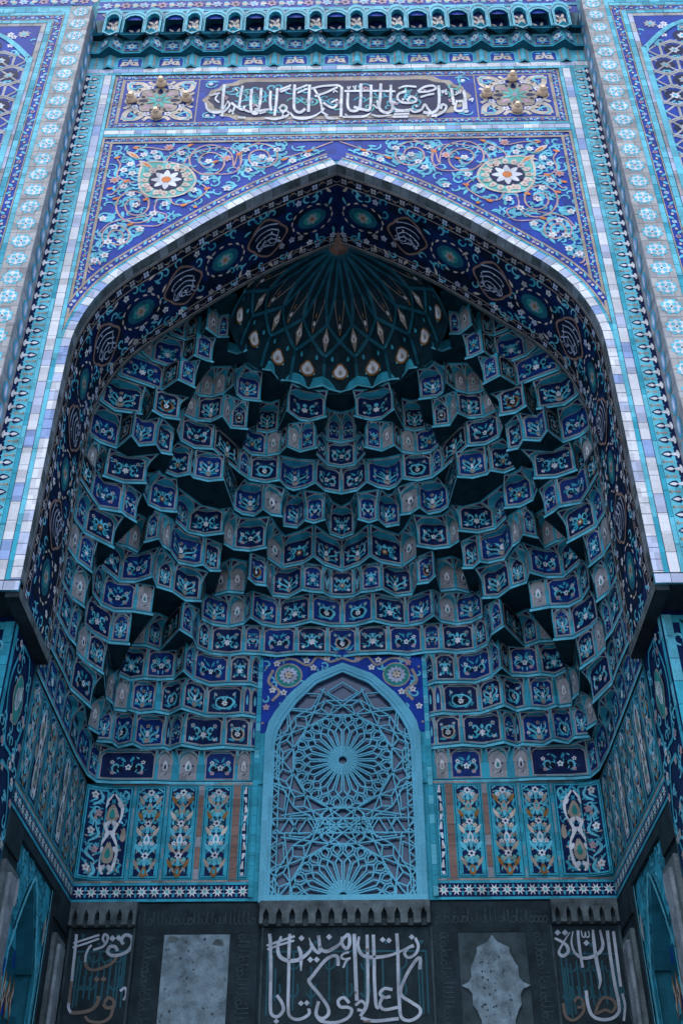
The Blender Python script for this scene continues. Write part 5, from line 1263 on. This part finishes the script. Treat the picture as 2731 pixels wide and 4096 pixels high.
# ================================================================= stone base of the back wall, with lettering panels
base = thing('stone_base_wall', 'dark carved stone wall below the star band at the back of the niche', 'wall')
mb = MB(); sheet(mb, FB, -3.475, 0, 3.475, ZS0-.0, 'dark_stone', 1, 1, -.02); mb.build('wall_face', base)
rk = random.Random(12)
def script_band(mb, x0, z0, x1, z1, vertical):
    """worn script carved in low relief on the dark frame"""
    d = Dec(); L = (z1-z0) if vertical else (x1-x0); n = int(L/.055); w = (x1-x0) if vertical else (z1-z0)
    for i in range(n):
        s = (i+.5)*L/n; k = rk.randrange(4); 
        if k == 0: P = [(s, w*.85), (s+.005, w*.25)]
        elif k == 1: P = [(s-.02, w*.5), (s, w*.25), (s+.035, w*.3), (s+.04, w*.6)]
        elif k == 2: P = [(s-.03, w*.35), (s+.01, w*.2), (s+.04, w*.4), (s+.01, w*.55), (s-.01, w*.4)]
        else: P = [(s, w*.9), (s-.005, w*.35), (s+.03, w*.2)]
        q = Dec(); q.rib(P, .014, 'carved_stone', 2, 3)
        if rk.random() < .4: q.star((s, w*.72), .012, 4, 'carved_stone', 2, .7)
        for pp, m, l in q.p: d.poly([(x0+v, z0+u) if vertical else (x0+u, z0+v) for u, v in pp][::(-1 if vertical else 1)], m, l)
    d.emit(mb, FB, .0, .004)
for sx in (-1, 1):
    a, b = (-2.58, -1.06) if sx < 0 else (1.10, 2.60); p, q = (-2.24, -1.41) if sx < 0 else (1.42, 2.27)
    mb = MB(); z1, zs = ZS0-.01, 6.215
    mb.box(a, YW-.005, zs, b, YW+.02, z1-.02, 'dark_stone'); mb.box(a, YW-.004, 0, p, YW+.02, zs-.002, 'dark_stone'); mb.box(q, YW-.004, 0, b, YW+.02, zs-.002, 'dark_stone')
    script_band(mb, a+.05, zs+.06, b-.05, z1-.08, False); script_band(mb, a+.06, 4.3, p-.06, zs-.02, True); script_band(mb, q+.06, 4.3, b-.06, zs-.02, True)
    mb.build('carved_frame', base)
def slab(x0, x1, z0, z1, lab, lobed):
    t = thing('stone_slab', lab, 'stone slab'); mb = MB(); mb.box(x0+.004, YW+.0, z0, x1-.004, YW+.02, z1, 'carved_stone' if lobed else 'plaster'); r3 = random.Random(int(abs(x0)*10)); d = Dec()
    if not lobed:
        for i in range(70):
            u, v = r3.uniform(x0+.03, x1-.03), r3.uniform(z0, z1-.03); r = r3.uniform(.006, .022); d.star((u, v), r, 4, 'carved_stone' if r3.random() < .6 else 'stone', 2, .6, r3.random()*3)
        for i in range(5):
            u, v = r3.uniform(x0+.05, x1-.05), r3.choice([z1-.06, z1-.1, z0+.3, z0+.6]); N = 9; d.poly([(u+r3.uniform(.05, .10)*cos(2*pi*k/N), v+r3.uniform(.03, .07)*sin(2*pi*k/N)) for k in range(N)], 'stone', 1)
        d.clip(lambda u, v: x0+.006 < u < x1-.006 and v < z1-.004)
    d.emit(mb, FB, 0, .003); o = mb.build('slab_face', t)
    if lobed:
        cx, cz = (x0+x1)/2, z1-.64; L = [(0, .60), (.06, .52), (.20, .45), (.20, .40), (.25, .28), (.29, .22), (.29, .10), (.33, .04), (.42, 0)]
        L = L+[(x, -z) for x, z in reversed(L[:-1])]; O = L+[(-x, z) for x, z in reversed(L[1:-1])]; O = [(cx+x, cz+z) for x, z in O]
        mb = MB(); d = Dec(); mb.prism(O[::-1], FB, .0005, .03, 'plaster')
        for i in range(60):
            u, v = r3.uniform(x0+.12, x1-.12), r3.uniform(cz-.45, cz+.45); d.star((u, v), r3.uniform(.006, .02), 4, 'carved_stone', 2, .6, r3.random()*3)
        d.clip(lambda u, v: abs(u-cx) < .27*(1-abs(v-cz)*.7)); d.emit(mb, FB, .03, .002); mb.build('lobed_medallion', t)
slab(-2.24, -1.41, 4.2, 6.21, 'pale cracked grey plaster slab with plain pitted face, in the left carved frame', False)
slab(1.42, 2.27, 4.2, 6.21, 'grey stone slab with a pointed lobed medallion, in the right carved frame', True)
# scalloped friezes
for x0, x1, n, lab in ((-3.44, -2.60, 6, 'short grey stone frieze of small arches at the left corner above lettering'), (-1.05, 1.09, 13, 'long grey stone frieze of small arches directly under the lattice window'), (2.61, 3.44, 6, 'short grey stone frieze of small arches at the right corner above lettering')):
    t = thing('arcade_frieze', lab, 'frieze', group='carved arcade friezes'); z0, z1 = 6.31, 6.595
    mb = MB(); mb.box(x0, YW-.10, z1-.09, x1, YW+.02, z1, 'stone'); mb.box(x0, YW-.02, z0-.02, x1, YW+.02, z1-.08, 'dark_stone'); mb.build('top_slab', t)
    p = (x1-x0)/n
    for i in range(n+1):
        u = x0+p*i; a, b = max(x0, u-p*.28), min(x1, u+p*.28); mb = MB()
        P = [(a, z0), (b, z0), (b, z0+.12), (min(x1, u+p*.5), z1-.09), (max(x0, u-p*.5), z1-.09), (a, z0+.12)]
        mb.prism(P, plane_y(YW-.02), 0, .08, 'stone'); mb.build('corbel', t)
    for i in range(n):
        mb = MB(); u = x0+p*(i+.5); mb.box(u-p*.2, YW-.045, z0-.015, u+p*.2, YW-.02, z0+.07, 'carved_stone'); mb.build('corbel_foot', t)
# lettering panels
FY = on_y(YW-.012)
def kufic(mb, x0, z0, x1, z1, rg):
    d = Dec(); w = .022
    for i in range(9):
        x = x0+(x1-x0)*(i+.5)/9; d.rect(x-w/2, z0+(rg.random()*.2), x+w/2, z1-rg.random()*.25, 'kufic', 1)
        if rg.random() < .7: d.rect(x-.05, z0+.2+rg.random()*.5, x+.09, z0+.222+rg.random()*.5, 'kufic', 1) if False else d.rib([(x-.06, z0+.25), (x, z0+.2), (x+.06, z0+.26), (x+.05, z0+.36)], w, 'kufic', 2, 4)
        if i % 2: d.rib([(x-.05, z0+.6), (x-.02, z0+.53), (x+.06, z0+.56), (x+.08, z0+.66)], w, 'kufic', 2, 4); d.circ((x+.04, z0+.75), .018, 'kufic', 2, 6)
        else: d.flower((x+.05, z0+.85), .03, 'kufic', None, 2, 3)
    d.rect(x0, z1-w, x1, z1, 'kufic', 2); d.rect(x0, z0, x0+w, z1, 'kufic', 2); d.rect(x1-w, z0, x1, z1, 'kufic', 2); d.rect(x0+.06, z0, x0+.06+w, z1-.06, 'kufic', 2); d.rect(x1-.06-w, z0, x1-.06, z1-.06, 'kufic', 2)
    d.emit(mb, plane_y(YW-.006), .0, .0015)
def letter_panel(x0, x1, lab, white, brown, org, sc, kz):
    t = thing('lettering_panel', lab, 'panel', group='stone panels with white lettering')
    mb = MB(); mb.box(x0, YW-.006, 4.0, x1, YW+.02, 6.285, 'dark_stone')
    for a, b in ((x0-.03, x0), (x1, x1+.03)): mb.box(a, YW-.03, 4.0, b, YW+.02, 6.285, 'carved_stone')
    mb.build('slab', t); mb = MB(); kufic(mb, *kz, random.Random(int(abs(x0*7)))); mb.build('kufic_ground', t)
    mb = MB(); strokes(white, org, sc, FY, 'letter_white', 2, mb, 0, .0022)
    if brown: strokes(brown, org, sc, FY, 'letter_brown', 2, mb, 0, .002)
    mb.build('lettering', t)
letter_panel(-.99, 1.08, 'dark stone panel with large white Arabic lettering, under the lattice window', [
 (17,[(62,58),(66,110),(68,250),(66,430),(76,474),(106,480),(132,448),(124,410),(98,372)]),(16,[(165,58),(161,150),(160,250),(157,440),(172,486),(215,496),(262,470),(262,440)]),
 (12,[(48,118),(100,100),(190,70)]),(11,[(50,138),(110,116),(188,92)]),(19,[(122,70),(104,120),(112,170),(150,194),(205,192),(255,160),(276,125),(264,78)],2),(18,[(208,122),(222,165),(222,248)],2),
 (17,[(272,105),(292,140),(318,150),(312,66)]),(17,[(312,66),(322,130),(352,148),(396,128),(424,104),(430,72)],2),(17,[(436,84),(466,62),(470,112),(452,134),(430,104),(440,78)]),(16,[(225,80)]),(16,[(366,74)]),(16,[(270,190)]),(16,[(303,190)]),
 (17,[(412,222),(410,180),(390,170),(345,195),(280,276),(264,304),(318,372),(358,430),(362,470),(330,492),(300,470),(312,404)]),(11,[(468,152),(440,160),(428,178),(446,188),(476,182)]),(11,[(470,184),(452,200),(438,232)]),
 (19,[(494,58),(498,150),(502,260),(508,400)]),(17,[(519,72),(514,120),(534,164),(580,178),(660,172),(730,148),(795,112)],2),(16,[(560,62),(562,150),(564,300),(560,420),(526,480)]),(17,[(592,62),(596,180),(598,300),(606,420),(622,440)]),
 (17,[(712,56),(718,160),(720,300),(726,420),(736,486),(780,502),(826,476),(830,440),(790,410),(732,366),(752,290),(800,206),(830,182),(830,240)]),(15,[(806,78),(822,120),(808,160),(772,180),(752,158),(770,130),(800,120)]),(15,[(640,88)]),(15,[(672,92)]),(15,[(788,74)]),
 (16,[(470,412),(440,384),(412,402),(424,432),(462,434),(482,450),(462,488),(400,512),(330,506),(302,480)]),(15,[(500,424),(530,402),(552,424),(540,450),(510,446)]),(16,[(690,344),(650,338),(626,364),(650,384),(680,378)]),(16,[(640,380),(626,420),(650,446),(718,434)]),(17,[(528,488),(600,504),(722,492)]),
 (15,[(222,414)]),(15,[(252,412)]),(15,[(96,506)])], [(13,[(560,90),(562,150)]),(12,[(540,506),(594,508)]),(12,[(498,330),(503,372)])], (1030, 3690), .78125, (-.94, 5.25, 1.03, 6.0))
letter_panel(-3.40, -2.63, 'dark stone panel with faded white lettering in the left corner, partly worn brown', [
 (34,[(140,140),(136,200),(118,380),(102,520),(84,700)]),(24,[(105,248),(250,200),(414,148)]),(24,[(95,300),(250,250),(412,192)]),(28,[(492,262),(456,200),(476,142),(514,166),(500,232),(450,290),(340,328)]),(40,[(570,190)]),(38,[(645,185)]),
 (40,[(700,262),(676,210),(720,150),(790,170),(806,250),(760,335),(660,385),(560,392),(512,350),(540,292),(600,290),(632,340)]),(26,[(246,480),(250,400),(280,320),(320,268)]),(34,[(50,960),(46,1020),(76,1082)]),(30,[(660,820),(720,780),(735,860),(700,930)])],
 [(36,[(620,410),(580,470),(480,530),(340,570),(262,530),(242,470)]),(34,[(84,700),(66,820),(52,960)]),(44,[(76,1082),(200,1072),(320,1040),(390,960),(402,880)]),(36,[(380,680)]),(36,[(464,676)]),(40,[(470,960),(520,900),(580,930),(580,1000),(500,1020),(460,970)]),(36,[(580,1010),(540,1130),(440,1190),(300,1180),(240,1120)])], (260, 3690), .3348, (-3.34, 5.35, -2.68, 6.02))
letter_panel(2.60, 3.42, 'dark stone panel with tall pale lettering in the right corner, clearest at its top', [
 (32,[(345,120),(356,260),(382,440),(402,550)]),(38,[(518,112),(528,220),(552,420),(596,640),(604,720),(588,796)],2),(36,[(600,115),(622,210),(634,290),(600,370),(500,428),(390,436),(306,370),(272,260),(288,130)],2),
 (38,[(685,122),(698,240),(730,480),(776,760),(815,940),(818,1060),(740,1136),(610,1150),(510,1100),(462,980),(440,816)]),(34,[(755,130),(772,260),(812,560),(840,770)]),(28,[(858,850),(890,990),(876,1166)]),
 (36,[(76,210),(140,240),(216,296),(234,366),(176,416),(128,380),(156,300),(252,142)],2),(36,[(112,145)]),(36,[(196,145)]),(15,[(382,124),(398,188),(424,196),(432,140),(440,192),(470,196),(476,168),(464,126)]),(36,[(444,266)])],
 [(30,[(306,950),(344,892),(402,930),(398,1000),(340,1010)]),(34,[(415,960),(404,1070),(300,1158),(206,1110),(174,960)]),(34,[(560,1084),(660,1040),(740,1064),(782,980),(730,912),(640,900),(580,980),(546,1090)])], (2190, 3680), .346, (2.66, 5.2, 3.36, 5.95))
